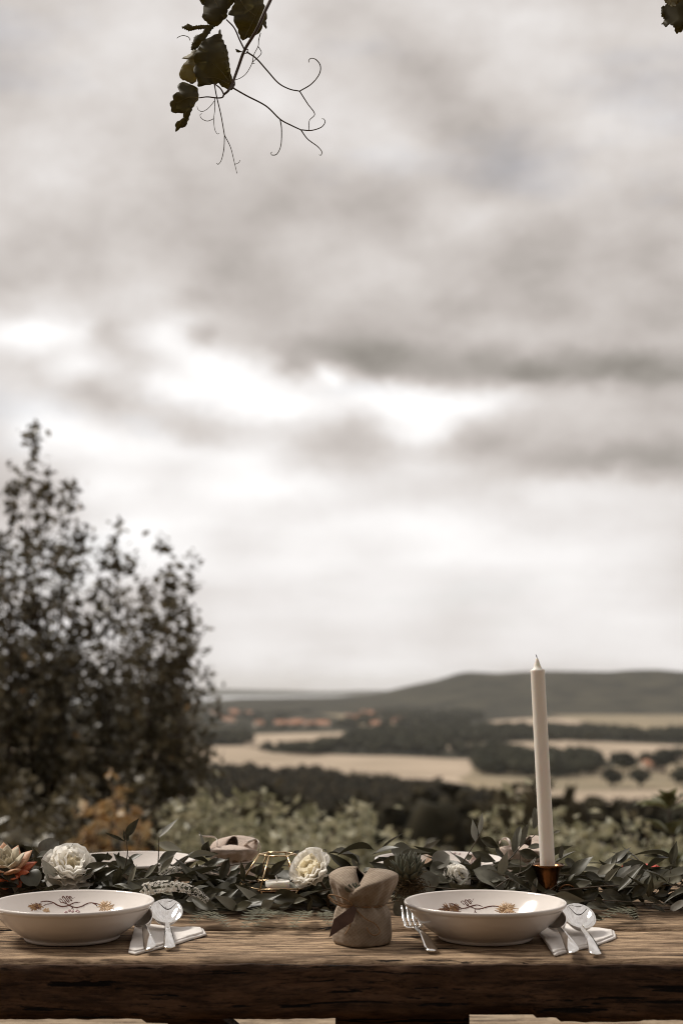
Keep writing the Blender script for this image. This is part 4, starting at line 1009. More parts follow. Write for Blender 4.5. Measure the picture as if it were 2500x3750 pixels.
# ------------------------------------------------------------------ wrapped favours
def favour(label, loc, rz, cloth, tagged=True, seed=0, hts=(0.051, 0.050), crease=0.022):
    t = thing('wrapped_favour', (0, 0, 0), label, 'favour', 'wrapped succulent favours'); rr = random.Random(seed); ph = seed * 1.7
    prof = spl2([(.036, 0), (.0395, .003), (.0405, .012), (.0400, .028), (.0385, .042), (.0345, .052), (.0315, .058)], 26)
    def fn(r, z, a):
        sq = 1 + 0.055 * math.cos(4 * a + 0.6) * (1 - z / 0.075); w = sm(0.025, 0.058, z)
        return r * sq * (1 + w * 0.06 * math.sin(11 * a + ph) + 0.045 * fbm(math.cos(a) * 1.6, math.sin(a) * 1.6, z * 28 + ph) + 0.02 * fbm(math.cos(a) * 5, math.sin(a) * 5, z * 70 + ph))
    MB().lathe([(0.001, 0.0)] + prof, 72, fn=fn).build('pot_wrap', M[cloth], t)
    nu, nv = 70, 24
    for lobe_i, (a0, da, rofs, hmax) in enumerate(((R(-92), R(-228), 0.0, hts[0]), (R(-120), R(222), 0.0028, hts[1]))):
        P = []
        for i in range(nu + 1):
            u = i / nu; a = a0 + da * u
            lobe = max(0.0, math.sin(math.pi * u)) ** 0.5
            hh = hmax * (0.22 + 0.78 * lobe) * (1 + 0.04 * fbm(a * 1.3, ph + lobe_i))
            row = []
            for j in range(nv + 1):
                v = j / nv
                r = 0.0312 + (0.0115 * lobe + 0.005) * math.sin(math.pi * min(1, 0.04 + v * 0.66)) ** 0.9 - 0.030 * max(0, v - 0.58) ** 1.4 * (0.5 + 0.5 * lobe) * 4.2
                r += rofs * min(1, v * 3); r *= 1 + 0.05 * fbm(math.cos(a) * 2, math.sin(a) * 2, v * 2.4 + ph) + crease * fbm(a * 3.5, v * 2.5 + a * 1.4, ph + 7) + (1 - v) ** 2 * 0.06 * math.sin(11 * a + ph)
                row.append((r * math.cos(a), r * math.sin(a), 0.0570 + hh * math.sin(math.pi / 2 * v ** 0.92)))
            P.append(row)
        MB().grid(P).build('cloth_lobe', M[cloth], t, solid=0.0012)
    for k_ in range(2):
        q = [((0.0338 + .0006 * math.sin(5 * a + k_)) * math.cos(a), (0.0338 + .0006 * math.sin(5 * a)) * math.sin(a), 0.0565 + k_ * .0016 + .001 * math.sin(a * 2 + k_)) for a in np.arange(0, 6.4, 0.2)]
        MB().tube(q, 0.0007, 5).build('twine', M['twine'], t)
    loops = [[(-.012, -.036, .057), (-.034, -.046, .066), (-.046, -.036, .072), (-.044, -.024, .066), (-.030, -.034, .058), (-.012, -.036, .056)],
             [(-.012, -.037, .057), (-.020, -.047, .068), (-.040, -.045, .076), (-.047, -.034, .072), (-.036, -.040, .062), (-.012, -.037, .057)],
             [(-.012, -.037, .056), (-.014, -.043, .044), (-.018, -.044, .030), (-.024, -.046, .020)],
             [(-.011, -.037, .056), (.004, -.043, .042), (.018, -.041, .034), (.024, -.038, .022), (.016, -.042, .018), (.008, -.043, .024), (.006, -.043, .030)]]
    for q in loops: MB().tube(spline(q, 26), 0.00085, 5).build('twine', M['twine'], t)
    if tagged:
        o = MB().add([(-.013, -.0405, .0600), (-.0075, -.0415, .0560), (-.013, -.0455, .038), (-.046, -.0505, .0165), (-.0395, -.0455, .0415)], [(0, 1, 2, 3, 4)]).build('leather_tag', M['leather'], t, False, solid=0.0016)
    for (n, op, L, W) in () if not tagged else ((4, 12, .020, .55), (5, 38, .023, .55), (5, 58, .024, .5)):
        for i in range(n):
            a = 6.283 * i / n + op; ra = Vector((math.cos(a), math.sin(a), 0)); o_ = R(op)
            put('leaf', FL_GRN, None, t, Vector((-.011, -.023, .072)) + ra * .003, Vector((0, -.3, 1)).normalized() * math.cos(o_) + ra * math.sin(o_), Vector((0, 0, 1)) * math.sin(o_) - ra * math.cos(o_), L, L * W)
    t.location = loc; t.rotation_euler = (0, 0, rz); t.scale = (0.97, 0.97, 0.92)
    return t
c = D(1325, 3440, 2.0); c.z = TZ + 0.001
favour('tan burlap wrapped succulent favour with twine and leather tag', c, R(0), 'burlap', True, 1)
def far_favour(px, py, y, rz, label, seed, rib):
    c = D(px, py, y); c.z = TZ + 0.001
    t = favour(label, c, R(rz), 'burlap_lit', False, seed, (0.042, 0.028), 0.008)
    for q, w in rib:
        pts = spline([D(*p, y - 0.03 * (i % 2)) for i, p in enumerate(q)], 16); mb = MB()
        rows = [[p + Vector((0, -w, w * 0.3)), p, p + Vector((0, w, -w * 0.2))] for p in pts]
        mb.grid(rows)
        mb.v = [tuple(Matrix.Rotation(-R(rz), 3, 'Z') @ (Vector(v) - c)) for v in mb.v]
        mb.build('ribbon', M['ribbon'], t, solid=0.0008).matrix_local = Matrix()
    return t
far_favour(850, 3200, 2.50, -85, 'brightly lit wrapped favour with curled ribbon behind the gold lantern', 2,
           [([(895, 3085), (915, 3068), (940, 3060), (955, 3078), (952, 3108)], .012), ([(790, 3110), (795, 3075), (785, 3050), (735, 3045), (728, 3041)], .008)])
far_favour(1930, 3200, 2.50, -120, 'brightly lit wrapped favour with curled cloth ends behind the candle', 3,
           [([(1868, 3110), (1862, 3070), (1845, 3055), (1828, 3062), (1826, 3072)], .014)])

# ------------------------------------------------------------------ lantern, tealight, candle
def lantern():
    c = D(1015, 3250, 2.30); c.z = 0
    zt, zm, zb = D(1015, 3128, 2.30).z, D(1015, 3240, 2.30).z, TZ + 0.012
    t = thing('wire_lantern', (c.x, c.y, TZ), 'gold wire geometric lantern holding a tealight', 'lantern')
    rings = []
    for r_, z_ in ((0.0285, zt), (0.060, zm), (0.034, zb)):
        rings.append([Vector((c.x + r_ * math.cos(R(60 * i + 6)), c.y + r_ * math.sin(R(60 * i + 6)), z_)) for i in range(6)])
    for ri, nm in ((0, 'top_ring'), (1, 'middle_ring'), (2, 'base_ring')):
        mb = MB()
        for i in range(6): mb.tube([rings[ri][i], rings[ri][(i + 1) % 6]], 0.0013, 6)
        mb.build(nm, M['gold'], t)
    for a, b_ in ((0, 1), (1, 2)):
        for i in range(6): MB().tube([rings[a][i], rings[b_][i]], 0.0014, 6).build('wire', M['gold'], t)
    zp_ = D(1015, 3256, 2.28).z
    MB().lathe([(0.001, 0), (0.044, 0), (0.046, .0012), (0.044, .002), (0.001, .002)], 40).build('plate', M['brass'], t).matrix_local = Matrix.Translation((0, 0, zp_ - TZ - 0.002))
    for i in range(3): MB().tube([Vector((c.x + .045 * math.cos(i * 2.09), c.y + .045 * math.sin(i * 2.09), zp_ - .001)), rings[1][(2 * i) % 6]], 0.001, 5).build('wire', M['gold'], t)
    q = thing('tealight', (c.x + 0.001, c.y - 0.012, zp_), 'small cream tealight candle inside the gold lantern', 'candle')
    MB().lathe([(0.001, .0003), (.0185, .0003), (.0192, .001), (.0192, .0112), (.0186, .0116), (.0183, .0105), (0.001, .0100)], 40).build('wax', M['wax'], q).matrix_local = Matrix()
    MB().tube([(-.001, 0, .009), (-.0015, 0, .014), (-.003, 0, .0195)], [.0012, .0012, .0011], 6).build('wick', M['white_wick'], q).matrix_local = Matrix()
lantern()
def candle():
    b = D(2003, 3158, 2.27); a = D(1967, 2454, 2.27); rr = 0.01165
    t = thing('taper_candle', b, 'tall ivory taper candle, unlit, slightly leaning', 'candle')
    ax = (a - b).normalized(); L = (a - b).length
    pr = [(0.001, -.022), (rr * .98, -.022), (rr, -.018), (rr * .985, L * .3), (rr * 0.975, L * .7), (rr * .96, L - .004), (rr * .99, L - .001), (rr * .95, L + .0005), (rr * .62, L + .0025), (rr * .46, L + .007), (rr * .3, L + .013), (rr * .15, L + .0185), (.001, L + .0195)]
    Q = Vector((0, 0, 1)).rotation_difference(ax).to_matrix().to_4x4()
    MB().lathe(pr, 40).build('wax', M['wax'], t).matrix_local = Q
    MB().tube([(0, 0, L + .018), (-.0002, 0, L + .021), (-.0018, 0, L + .025)], [.0009, .0008, .0005], 6).build('wick', M['wick'], t).matrix_local = Q
    h = thing('candlestick', (b.x, b.y, TZ), 'dark brass trumpet shaped candlestick with ring handle', 'candlestick')
    hz = b.z - TZ - 0.004
    pr = [(.001, 0.0), (.040, 0.0), (.042, .003), (.038, .006), (.020, .010), (.012, .014), (.0108, .02), (.0120, .030), (.0145, .044), (.0165, hz * .72), (.0190, hz * .86), (.0235, hz * .96), (.0262, hz), (.0258, hz + .0015), (.0225, hz - .001), (.0140, hz - .010), (.0125, hz - .022), (.001, hz - .022)]
    MB().lathe(spl2(pr[3:13], 40) if False else pr, 48).build('cup', M['brass'], h).matrix_local = Matrix()
    q = [(0.014 + .016 * (1 - math.cos(a_)) , -.004, .026 + .016 * math.sin(a_)) for a_ in np.arange(0, 6.3, .3)]
    MB().tube(q, .0016, 6).build('ring_handle', M['brass'], h).matrix_local = Matrix()
candle()

# ------------------------------------------------------------------ garland
gar = thing('garland', (0, 2.33, TZ), 'dark leafy garland runner lying along the table', 'garland')
ZK = {'A': ((0, 2950), 1.845), 'B': ((750, 2950), 1.845), 'C': ((1400, 2950), 1.4255)}
def gdepth(py): return float(np.interp(py, [2950, 3100, 3250, 3340, 3420], [2.36, 2.34, 2.27, 2.20, 2.13]))
NLEAF = 0
def hero(z, b, tip, w, kind='r', dd=0.0):
    global NLEAF
    o, s = ZK[z]; bp = (o[0] + b[0] / s, o[1] + b[1] / s); tp = (o[0] + tip[0] / s, o[1] + tip[1] / s)
    y = gdepth(bp[1]) + dd + rng.uniform(-.012, .012)
    B_ = D(*bp, y); T_ = D(*tp, y + rng.uniform(-.018, .012)); d = T_ - B_; L = d.length
    src = {'r': RUS, 'e': EUC, 'p': PAL}[kind]
    nn = Vector((rng.uniform(-.3, .3), -0.8, rng.uniform(0.2, 0.9))); NLEAF += 1
    put('leaf', rng.choice(src), None, gar, B_, d, nn, L, L * w * 1.12)
HA = [((420, 570), (280, 345), .30, 'p'), ((290, 410), (215, 285), .32, 'r'), ((275, 335), (392, 238), .75, 'e'), ((250, 530), (315, 400), .6, 'r'), ((100, 590), (125, 470), .4, 'p'), ((140, 510), (75, 408), .3, 'r'), ((200, 510), (262, 430), .6, 'e'), ((300, 560), (230, 500), .5, 'e'), ((320, 560), (390, 470), .6, 'r'), ((60, 560), (20, 490), .5, 'e'),
      ((850, 245), (708, 186), .12, 'r'), ((850, 215), (942, 85), .38, 'r'), ((858, 240), (880, 180), .6, 'r'), ((868, 365), (968, 325), .45, 'r'), ((902, 400), (868, 338), .3, 'r'), ((845, 240), (838, 165), .3, 'r'),
      ((1075, 215), (1215, 85), .27, 'p'), ((1062, 255), (1238, 312), .42, 'r'), ((1068, 385), (1212, 308), .45, 'r'), ((975, 490), (1078, 383), .32, 'r'), ((1065, 462), (1192, 345), .27, 'r'), ((1265, 342), (1360, 298), .3, 'p'), ((1268, 350), (1478, 335), .28, 'r'), ((1375, 330), (1412, 238), .5, 'r'), ((1222, 392), (1305, 506), .42, 'r'), ((1375, 405), (1548, 370), .4, 'r'), ((1495, 500), (1556, 348), .38, 'r'), ((1330, 480), (1332, 380), .4, 'r'),
      ((770, 560), (828, 398), .32, 'r'), ((865, 545), (932, 393), .27, 'r'), ((825, 470), (905, 378), .3, 'r'), ((560, 530), (782, 425), .36, 'r'), ((600, 520), (760, 500), .35, 'r'), ((720, 370), (740, 310), .3, 'r'), ((790, 375), (812, 305), .25, 'r'), ((800, 360), (838, 350), .4, 'r'),
      ((1450, 620), (1528, 583), .5, 'p'), ((1412, 645), (1478, 722), .5, 'r'), ((1480, 660), (1566, 705), .4, 'r'), ((1255, 640), (1400, 655), .35, 'e'), ((1320, 700), (1410, 660), .4, 'e'), ((930, 600), (1000, 640), .5, 'r'), ((960, 700), (1020, 640), .5, 'e'), ((690, 560), (780, 590), .4, 'r'), ((1300, 560), (1420, 540), .3, 'p'), ((1180, 640), (1100, 600), .4, 'e'), ((1050, 640), (1090, 590), .5, 'e'), ((520, 600), (600, 545), .5, 'r'),
      ((900, 470), (960, 440), .4, 'r'), ((1180, 520), (1100, 460), .4, 'r'), ((1390, 300), (1345, 165), .16, 'p')]
HB = [((22, 345), (25, 235), .5, 'r'), ((0, 350), (95, 325), .4, 'r'), ((0, 425), (138, 368), .38, 'r'), ((108, 505), (152, 348), .42, 'r'), ((150, 492), (268, 418), .42, 'r'), ((268, 520), (248, 365), .2, 'r'), ((270, 440), (328, 368), .32, 'r'), ((352, 475), (386, 383), .5, 'r'), ((440, 470), (562, 358), .32, 'r'), ((425, 468), (542, 418), .35, 'r'),
      ((148, 575), (302, 548), .45, 'r'), ((308, 552), (462, 645), .55, 'e'), ((440, 635), (672, 608), .42, 'r'), ((275, 655), (388, 648), .45, 'r'), ((62, 640), (142, 588), .42, 'r'), ((30, 622), (102, 692), .5, 'r'), ((612, 545), (708, 512), .65, 'r'), ((1045, 452), (985, 358), .25, 'e'), ((1105, 470), (1196, 442), .65, 'r'), ((1060, 470), (1120, 430), .6, 'e'), ((250, 640), (330, 590), .8, 'e'), ((380, 690), (470, 640), .6, 'r'), ((240, 700), (300, 655), .6, 'e'), ((600, 660), (700, 640), .4, 'r'), ((500, 690), (600, 660), .35, 'r'), ((700, 600), (760, 660), .4, 'r'), ((160, 700), (60, 680), .4, 'r'), ((760, 540), (840, 500), .35, 'r'), ((780, 600), (850, 560), .35, 'p'), ((800, 300), (828, 305), .4, 'r'), ((600, 330), (640, 300), .5, 'r'), ((700, 720), (730, 620), .3, 'r'), ((780, 700), (860, 720), .35, 'r'), ((170, 440), (240, 400), .45, 'p')]
HC = [((262, 462), (172, 352), .95, 'e'), ((265, 310), (345, 255), .85, 'e'), ((245, 350), (338, 328), .85, 'e'), ((165, 342), (228, 322), .7, 'r'), ((288, 358), (342, 418), .5, 'p'), ((150, 505), (75, 605), .95, 'e'), ((60, 480), (222, 442), .5, 'r'), ((100, 430), (168, 445), .35, 'p'), ((40, 420), (100, 470), .6, 'e'),
      ((485, 190), (470, 70), .3, 'p'), ((503, 148), (520, 33), .22, 'p'), ((510, 172), (613, 220), .45, 'r'), ((465, 245), (592, 300), .42, 'r'), ((588, 222), (642, 292), .35, 'r'), ((468, 372), (506, 258), .42, 'r'), ((432, 275), (475, 265), .5, 'r'), ((608, 372), (652, 238), .36, 'r'), ((500, 402), (612, 338), .65, 'r'), ((480, 440), (600, 410), .45, 'r'), ((560, 400), (610, 380), .5, 'e'),
      ((684, 248), (716, 103), .26, 'e'), ((714, 218), (750, 98), .26, 'e'), ((790, 122), (796, 6), .25, 'e'), ((757, 218), (852, 212), .5, 'r'), ((708, 240), (827, 272), .45, 'r'), ((655, 288), (767, 320), .42, 'r'), ((753, 342), (802, 268), .3, 'p'), ((765, 355), (832, 330), .6, 'e'), ((745, 112), (724, 74), .25, 'r'), ((890, 142), (932, 130), .4, 'r'), ((925, 278), (938, 208), .28, 'e'), ((972, 368), (1098, 263), .45, 'r'), ((948, 280), (1005, 315), .5, 'e'), ((700, 440), (715, 380), .35, 'e'), ((790, 460), (800, 380), .3, 'e'), ((620, 460), (700, 450), .4, 'e'), ((760, 380), (800, 440), .5, 'e'),
      ((1120, 356), (1218, 303), .42, 'r'), ((1190, 302), (1298, 213), .36, 'r'), ((1215, 300), (1302, 250), .3, 'e'), ((1160, 402), (1238, 320), .34, 'r'), ((1218, 378), (1298, 310), .4, 'p'), ((1220, 402), (1346, 308), .22, 'e'), ((1050, 350), (1152, 392), .42, 'r'), ((1150, 392), (1322, 422), .36, 'r'), ((1500, 358), (1516, 300), .9, 'r'), ((1503, 312), (1536, 183), .36, 'r'), ((1350, 442), (1492, 388), .27, 'r'), ((1490, 402), (1580, 368), .5, 'r'), ((1362, 440), (1396, 363), .3, 'r'), ((1432, 392), (1420, 348), .3, 'r'), ((1440, 445), (1482, 408), .4, 'r'), ((1385, 480), (1405, 370), .3, 'r'),
      ((1130, 462), (1272, 512), .45, 'e'), ((1180, 470), (1332, 542), .3, 'r'), ((1250, 462), (1302, 522), .5, 'r'), ((1320, 452), (1372, 522), .35, 'r'), ((1500, 545), (1580, 500), .4, 'e'), ((1000, 360), (1060, 300), .4, 'r'), ((930, 480), (975, 420), .4, 'r'), ((1000, 420), (1090, 400), .4, 'r'), ((1040, 480), (1120, 440), .4, 'r'), ((1060, 520), (1180, 530), .3, 'e'), ((1270, 540), (1340, 590), .35, 'r'), ((1400, 520), (1480, 560), .35, 'r'), ((940, 520), (1000, 560), .4, 'e'), ((1000, 540), (1080, 560), .4, 'r'), ((1420, 470), (1500, 450), .4, 'r'), ((960, 400), (1010, 350), .35, 'r'), ((1080, 560), (1160, 620), .3, 'r')]
for z, lst in (('A', HA), ('B', HB), ('C', HC)):
    for b_, tp_, w_, kd in lst: hero(z, b_, tp_, w_, kd)
def hstem(z, pts, r0=0.0011, dd=0.004):
    o, s = ZK[z]; q = [(o[0] + a / s, o[1] + b / s) for a, b in pts]
    P = spline([D(*p, gdepth(q[0][1]) + dd) for p in q], 14); MB().tube(P, [r0 * (1 - .5 * i / 13) for i in range(14)], 5).build('stem', M['stem'], gar)
for z, p in (('A', [(835, 455), (862, 335), (856, 250), (846, 190)]), ('A', [(1065, 445), (1074, 300), (1072, 215)]), ('A', [(900, 560), (1020, 515), (1150, 440), (1268, 345)]), ('A', [(1360, 480), (1400, 560), (1470, 640), (1568, 735)]),
             ('B', [(240, 500), (300, 590), (380, 680)]), ('B', [(585, 380), (640, 450), (720, 540), (790, 600)]), ('B', [(0, 540), (60, 660), (160, 735), (380, 690)]), ('B', [(980, 440), (1010, 470), (1040, 480)]),
             ('C', [(415, 302), (470, 215), (500, 165), (510, 140)]), ('C', [(560, 450), (660, 380), (760, 330), (800, 270)]), ('C', [(655, 290), (720, 215), (800, 150)]), ('C', [(705, 370), (720, 330), (715, 240)]), ('C', [(1160, 400), (1215, 300), (1222, 240)]), ('C', [(1440, 440), (1490, 400), (1505, 320)]), ('C', [(1000, 500), (1150, 495), (1400, 510), (1568, 515)]), ('C', [(830, 470), (900, 420), (960, 380)]),
             ('A', [(0, 600), (120, 590), (300, 555), (440, 520)]), ('A', [(400, 600), (700, 570), (880, 575)])):
    hstem(z, p)
# filling leaves, in the round
FILL_V = []; FILL_F = []; FO = 0
fr = random.Random(21)
def fill_leaf(i):
    global FO
    x = fr.uniform(-0.85, 0.85); a = fr.uniform(0.02, math.pi - 0.02); q = fr.uniform(0.25, 1.0)
    cy = 2.335 + 0.02 * math.sin(x * 7); hz = 0.066 + 0.014 * math.sin(x * 11 + 1) + 0.008 * math.sin(x * 23)
    if -0.20 < x < 0.02: hz *= 0.55
    if x < -0.42: hz *= 0.9
    c = Vector((x, cy - 0.115 * q * math.cos(a), TZ + 0.006 + hz * q * math.sin(a)))
    dr = Vector((fr.choice((-1, 1)) * fr.uniform(0.4, 1), fr.uniform(-.7, .5), fr.uniform(-.35, .55))).normalized()
    nn = Vector((fr.uniform(-.6, .6), -math.cos(a) * .9 + fr.uniform(-.5, .5), 0.25 + math.sin(a)))
    L = fr.uniform(0.038, 0.070); W = L * fr.uniform(0.26, 0.42)
    if c.z + dr.z * L < TZ + 0.004: dr.z = abs(dr.z) * .3
    return c, dr, nn, L, W
for i in range(1000):
    c, dr, nn, L, W = fill_leaf(i); src = EUC if fr.random() < 0.2 else RUS
    if src is EUC: W = L * .75; L *= .8
    front = c.y < 2.30
    if front and NLEAF < 296:
        put('leaf', fr.choice(src), None, gar, c, dr, nn, L, W); NLEAF += 1
    else:
        me = fr.choice(src); A = axes(dr, nn) @ Matrix.Diagonal((L, W, (L + W) / 2))
        FILL_V += [tuple(c + A @ v.co) for v in me.vertices]; FILL_F += [tuple(j + FO for j in p.vertices) for p in me.polygons]; FO += len(me.vertices)
o = MB(); o.v = FILL_V; o.f = FILL_F; o = o.build('foliage', M['ruscus'], gar); o['kind'] = 'stuff'
for i in range(26):
    x = fr.uniform(-.8, .7); y = 2.33 + fr.uniform(-.1, .1); z = TZ + fr.uniform(.006, .04)
    P = spline([(x, y, z), (x + .08, y + fr.uniform(-.02, .02), z + fr.uniform(0, .02)), (x + .18, y + fr.uniform(-.03, .03), z + fr.uniform(-.003, .02)), (x + .27, y + fr.uniform(-.04, .04), z)], 14)
    MB().tube(P, [.0013 - .0007 * k_ / 14 for k_ in range(14)], 5).build('stem', M['stem'], gar)

def fern(b, tip, w, label, y=None):
    B_, T_ = G(*b, TZ + .014), G(*tip, TZ + .010); t = thing('fern_frond', B_, label, 'fern', 'fern fronds under the garland'); d = T_ - B_; L = d.length
    pts = spline([B_, B_.lerp(T_, .5) + Vector((0, 0, .006)), T_], 14); MB().tube(pts, [.0009 * (1 - i / 16) for i in range(14)], 4).build('stem', M['stem'], t)
    mb = MB(); side = d.normalized().cross(Vector((0, 0, 1)))
    for i in range(22):
        u = i / 22; p = B_.lerp(T_, u) + Vector((0, 0, .006 * 4 * u * (1 - u))); l = w * math.sin(math.pi * (0.12 + .85 * (1 - u) * .9)) * (1 - .35 * u)
        for s in (-1, 1):
            e = p + (side * s * .9 + d.normalized() * .5) * l + Vector((0, 0, .003 * math.sin(i * 2.1) + .002)); f = d.normalized() * L * .019
            m1 = p.lerp(e, .5); mb.add([p - f * .6, m1 - f, e, m1 + f, p + f * .6], [(0, 1, 2, 3, 4)])
    o = mb.build('leaflets', M['fern'], t, False); o['kind'] = 'stuff'
for b_, tp_, w_, lb in [((960, 3330), (893, 3402), .022, 'fern frond lying towards the plank gap, below the lantern'), ((1010, 3340), (935, 3395), .022, 'fern frond beside its neighbour below the lantern'), ((1060, 3350), (1020, 3372), .015, 'short fern tip under the lantern'), ((800, 3345), (700, 3385), .02, 'pale fern frond in front of the white flower spike'),
                        ((760, 3360), (835, 3398), .018, 'fern tip curling over the plank gap'), ((1130, 3340), (1070, 3400), .024, 'dark fern frond next to the burlap favour'), ((1180, 3345), (1205, 3390), .02, 'dark fern frond tucked behind the burlap favour'), ((2330, 3330), (2190, 3375), .02, 'fern frond below the garland end, right of the spoon'.replace(', right of the spoon', ' near the soup spoon')), ((2250, 3340), (2330, 3372), .018, 'short fern frond crossing another below the garland end')]:
    fern(b_, tp_, w_, lb)
def spike(z, pts, r0, label, dd, n=150):
    o, s = ZK[z]; q = [(o[0] + a / s, o[1] + b / s) for a, b in pts]; P = spline([D(*p, gdepth(q[0][1]) + dd) for p in q], 26); rr = random.Random(n)
    t = thing('flower_spike', P[0], label, 'flower', 'white flower spikes in the garland')
    MB().tube(P, [.0022 * (1 - .6 * i / 25) for i in range(26)], 6).build('stalk', M['spike_green'], t)
    mb = MB()
    for i in range(n * 2):
        u = rr.random(); k_ = min(24, int(u * 25)); p = P[k_].lerp(P[k_ + 1], u * 25 - k_); tn = (P[k_ + 1] - P[k_]).normalized()
        a = rr.uniform(0, 6.28); oth = tn.orthogonal().normalized(); rad = (oth * math.cos(a) + tn.cross(oth) * math.sin(a)); rl = r0 * (1 - .55 * u) * rr.uniform(.8, 1.15)
        c = p + rad * rl; sz = .0017 * (1.15 - .6 * u)
        if u < .6:
            for g in range(4):
                b1 = rad.orthogonal().normalized(); b2 = rad.cross(b1); th = g * 1.57 + a; e = (b1 * math.cos(th) + b2 * math.sin(th)); f = (b1 * -math.sin(th) + b2 * math.cos(th))
                mb.add([c, c + e * sz * .8 + f * sz * .6 + rad * sz * .6, c + e * sz * 1.5 + rad * sz * .8, c + e * sz * .8 - f * sz * .6 + rad * sz * .6], [(0, 1, 2, 3)])
        else:
            mb.add([c + rad * sz, c + tn * sz * .7, c + rad.cross(tn) * sz * .7, c - tn * sz * .7, c - rad.cross(tn) * sz * .7], [(0, 1, 2), (0, 2, 3), (0, 3, 4), (0, 4, 1)])
    o = mb.build('florets', M['floret'], t); o['kind'] = 'stuff'
spike('A', [(960, 575), (1070, 552), (1180, 545), (1290, 570), (1360, 610), (1405, 648)], .0085, 'arched white flower spike lying in front of the garland', -.065, 230)
spike('A', [(1310, 432), (1380, 432), (1440, 440), (1500, 440)], .006, 'small white flower spike behind the arched one', -.01, 90)
spike('A', [(1080, 430), (1150, 440), (1210, 435), (1260, 420)], .007, 'white flower spike tucked under the far bowl', .0, 90)

# ------------------------------------------------------------------ vine shoots hanging from the pergola
ZV, SV = (550, 0), 2.24
def vp(x, y, z=ZV, s=SV): return (z[0] + x / s, z[1] + y / s)
def vine_leaf(t, outline, m, y, z=ZV, s=SV, tooth=9, step=46, seed=0, vein=None):
    rr = random.Random(seed); Q = []; n = len(outline)
    area = sum(outline[i][0] * outline[(i + 1) % n][1] - outline[(i + 1) % n][0] * outline[i][1] for i in range(n)); sg = 1 if area > 0 else -1
    for i in range(n):
        a, b = Vector((*outline[i], 0)), Vector((*outline[(i + 1) % n], 0)); d = b - a; L = d.length; k_ = max(1, int(round(L / step)))
        nr = Vector((d.y, -d.x, 0)).normalized() * sg if L > 0 else Vector()
        for j in range(k_):
            Q.append(a + d * (j / k_) - nr * tooth * .12)
            if L > step * .7: Q.append(a + d * ((j + rr.uniform(.35, .8)) / k_) + nr * tooth * rr.uniform(.15, 1.0))
    cx = sum(q.x for q in Q) / len(Q); cy = sum(q.y for q in Q) / len(Q)
    bm = bmesh.new()
    vs_ = [bm.verts.new((q.x, q.y, 0)) for q in Q]; f = bm.faces.new(vs_)
    bmesh.ops.triangulate(bm, faces=[f]); bmesh.ops.subdivide_edges(bm, edges=[e for e in bm.edges if e.calc_length() > 45], cuts=2)
    bmesh.ops.triangulate(bm, faces=bm.faces[:])
    for v in bm.verts:
        u, w = (v.co.x - cx) / s, (v.co.y - cy) / s
        dy = y + 0.00010 * u * (1 if seed % 2 else -1) + 0.012 * fbm(u * .012, w * .012, seed) + 0.0000012 * (u * u + w * w)
        v.co = D(*vp(v.co.x, v.co.y, z, s), dy)
    bmesh.ops.recalc_face_normals(bm, faces=bm.faces)
    for f in bm.faces: f.smooth = True
    me = bpy.data.meshes.new('leaf'); bm.to_mesh(me); bm.free()
    o = link('leaf', me, m, t); o.matrix_local = Matrix.Translation(-t.location)
    md = o.modifiers.new('solid', 'SOLIDIFY'); md.thickness = 0.0004
    if vein:
        for q in vein: MB().tube(spline([D(*vp(a, b, z, s), y - .004 + 0.002 * i) for i, (a, b) in enumerate(q)], 8), [.0007 * (1 - .7 * k_ / 8) for k_ in range(8)], 4).build('vein', M['vine_pale'], o).matrix_local = Matrix()
    return o
VY = 1.96
v1 = thing('vine_shoot', D(*vp(985, 0), VY), 'hanging grape vine shoot with dark leaves and curly tendrils', 'vine', 'vine shoots hanging from the pergola')
def vt(t, pts, r0, r1, m, y=VY, nm='tendril', z=ZV, s=SV):
    P = spline([D(*vp(a, b, z, s), y + 0.006 * math.sin(i * 1.3)) for i, (a, b) in enumerate(pts)], max(14, len(pts) * 6)); n = len(P)
    MB().tube(P, [r0 + (r1 - r0) * i / (n - 1) for i in range(n)], 6).build(nm, M[m], t)
ptop = D(*vp(1130, -420), VY)
vt(v1, [(1130, -420), (1040, -140), (985, 0), (940, 95), (870, 250), (775, 410), (720, 560), (672, 690), (640, 745), (605, 775)], .0030, .0016, 'cane', nm='cane')
vt(v1, [(775, 410), (735, 330), (690, 230), (625, 160)], .0013, .0010, 'cane', nm='leaf_stalk')
vt(v1, [(605, 775), (590, 800), (540, 803), (470, 795), (400, 803)], .0013, .0009, 'cane', nm='leaf_stalk')
vt(v1, [(605, 775), (580, 730), (545, 700), (525, 690)], .0013, .0009, 'cane', nm='leaf_stalk')
vt(v1, [(660, 720), (690, 700), (690, 660)], .0013, .0009, 'cane', nm='leaf_stalk')
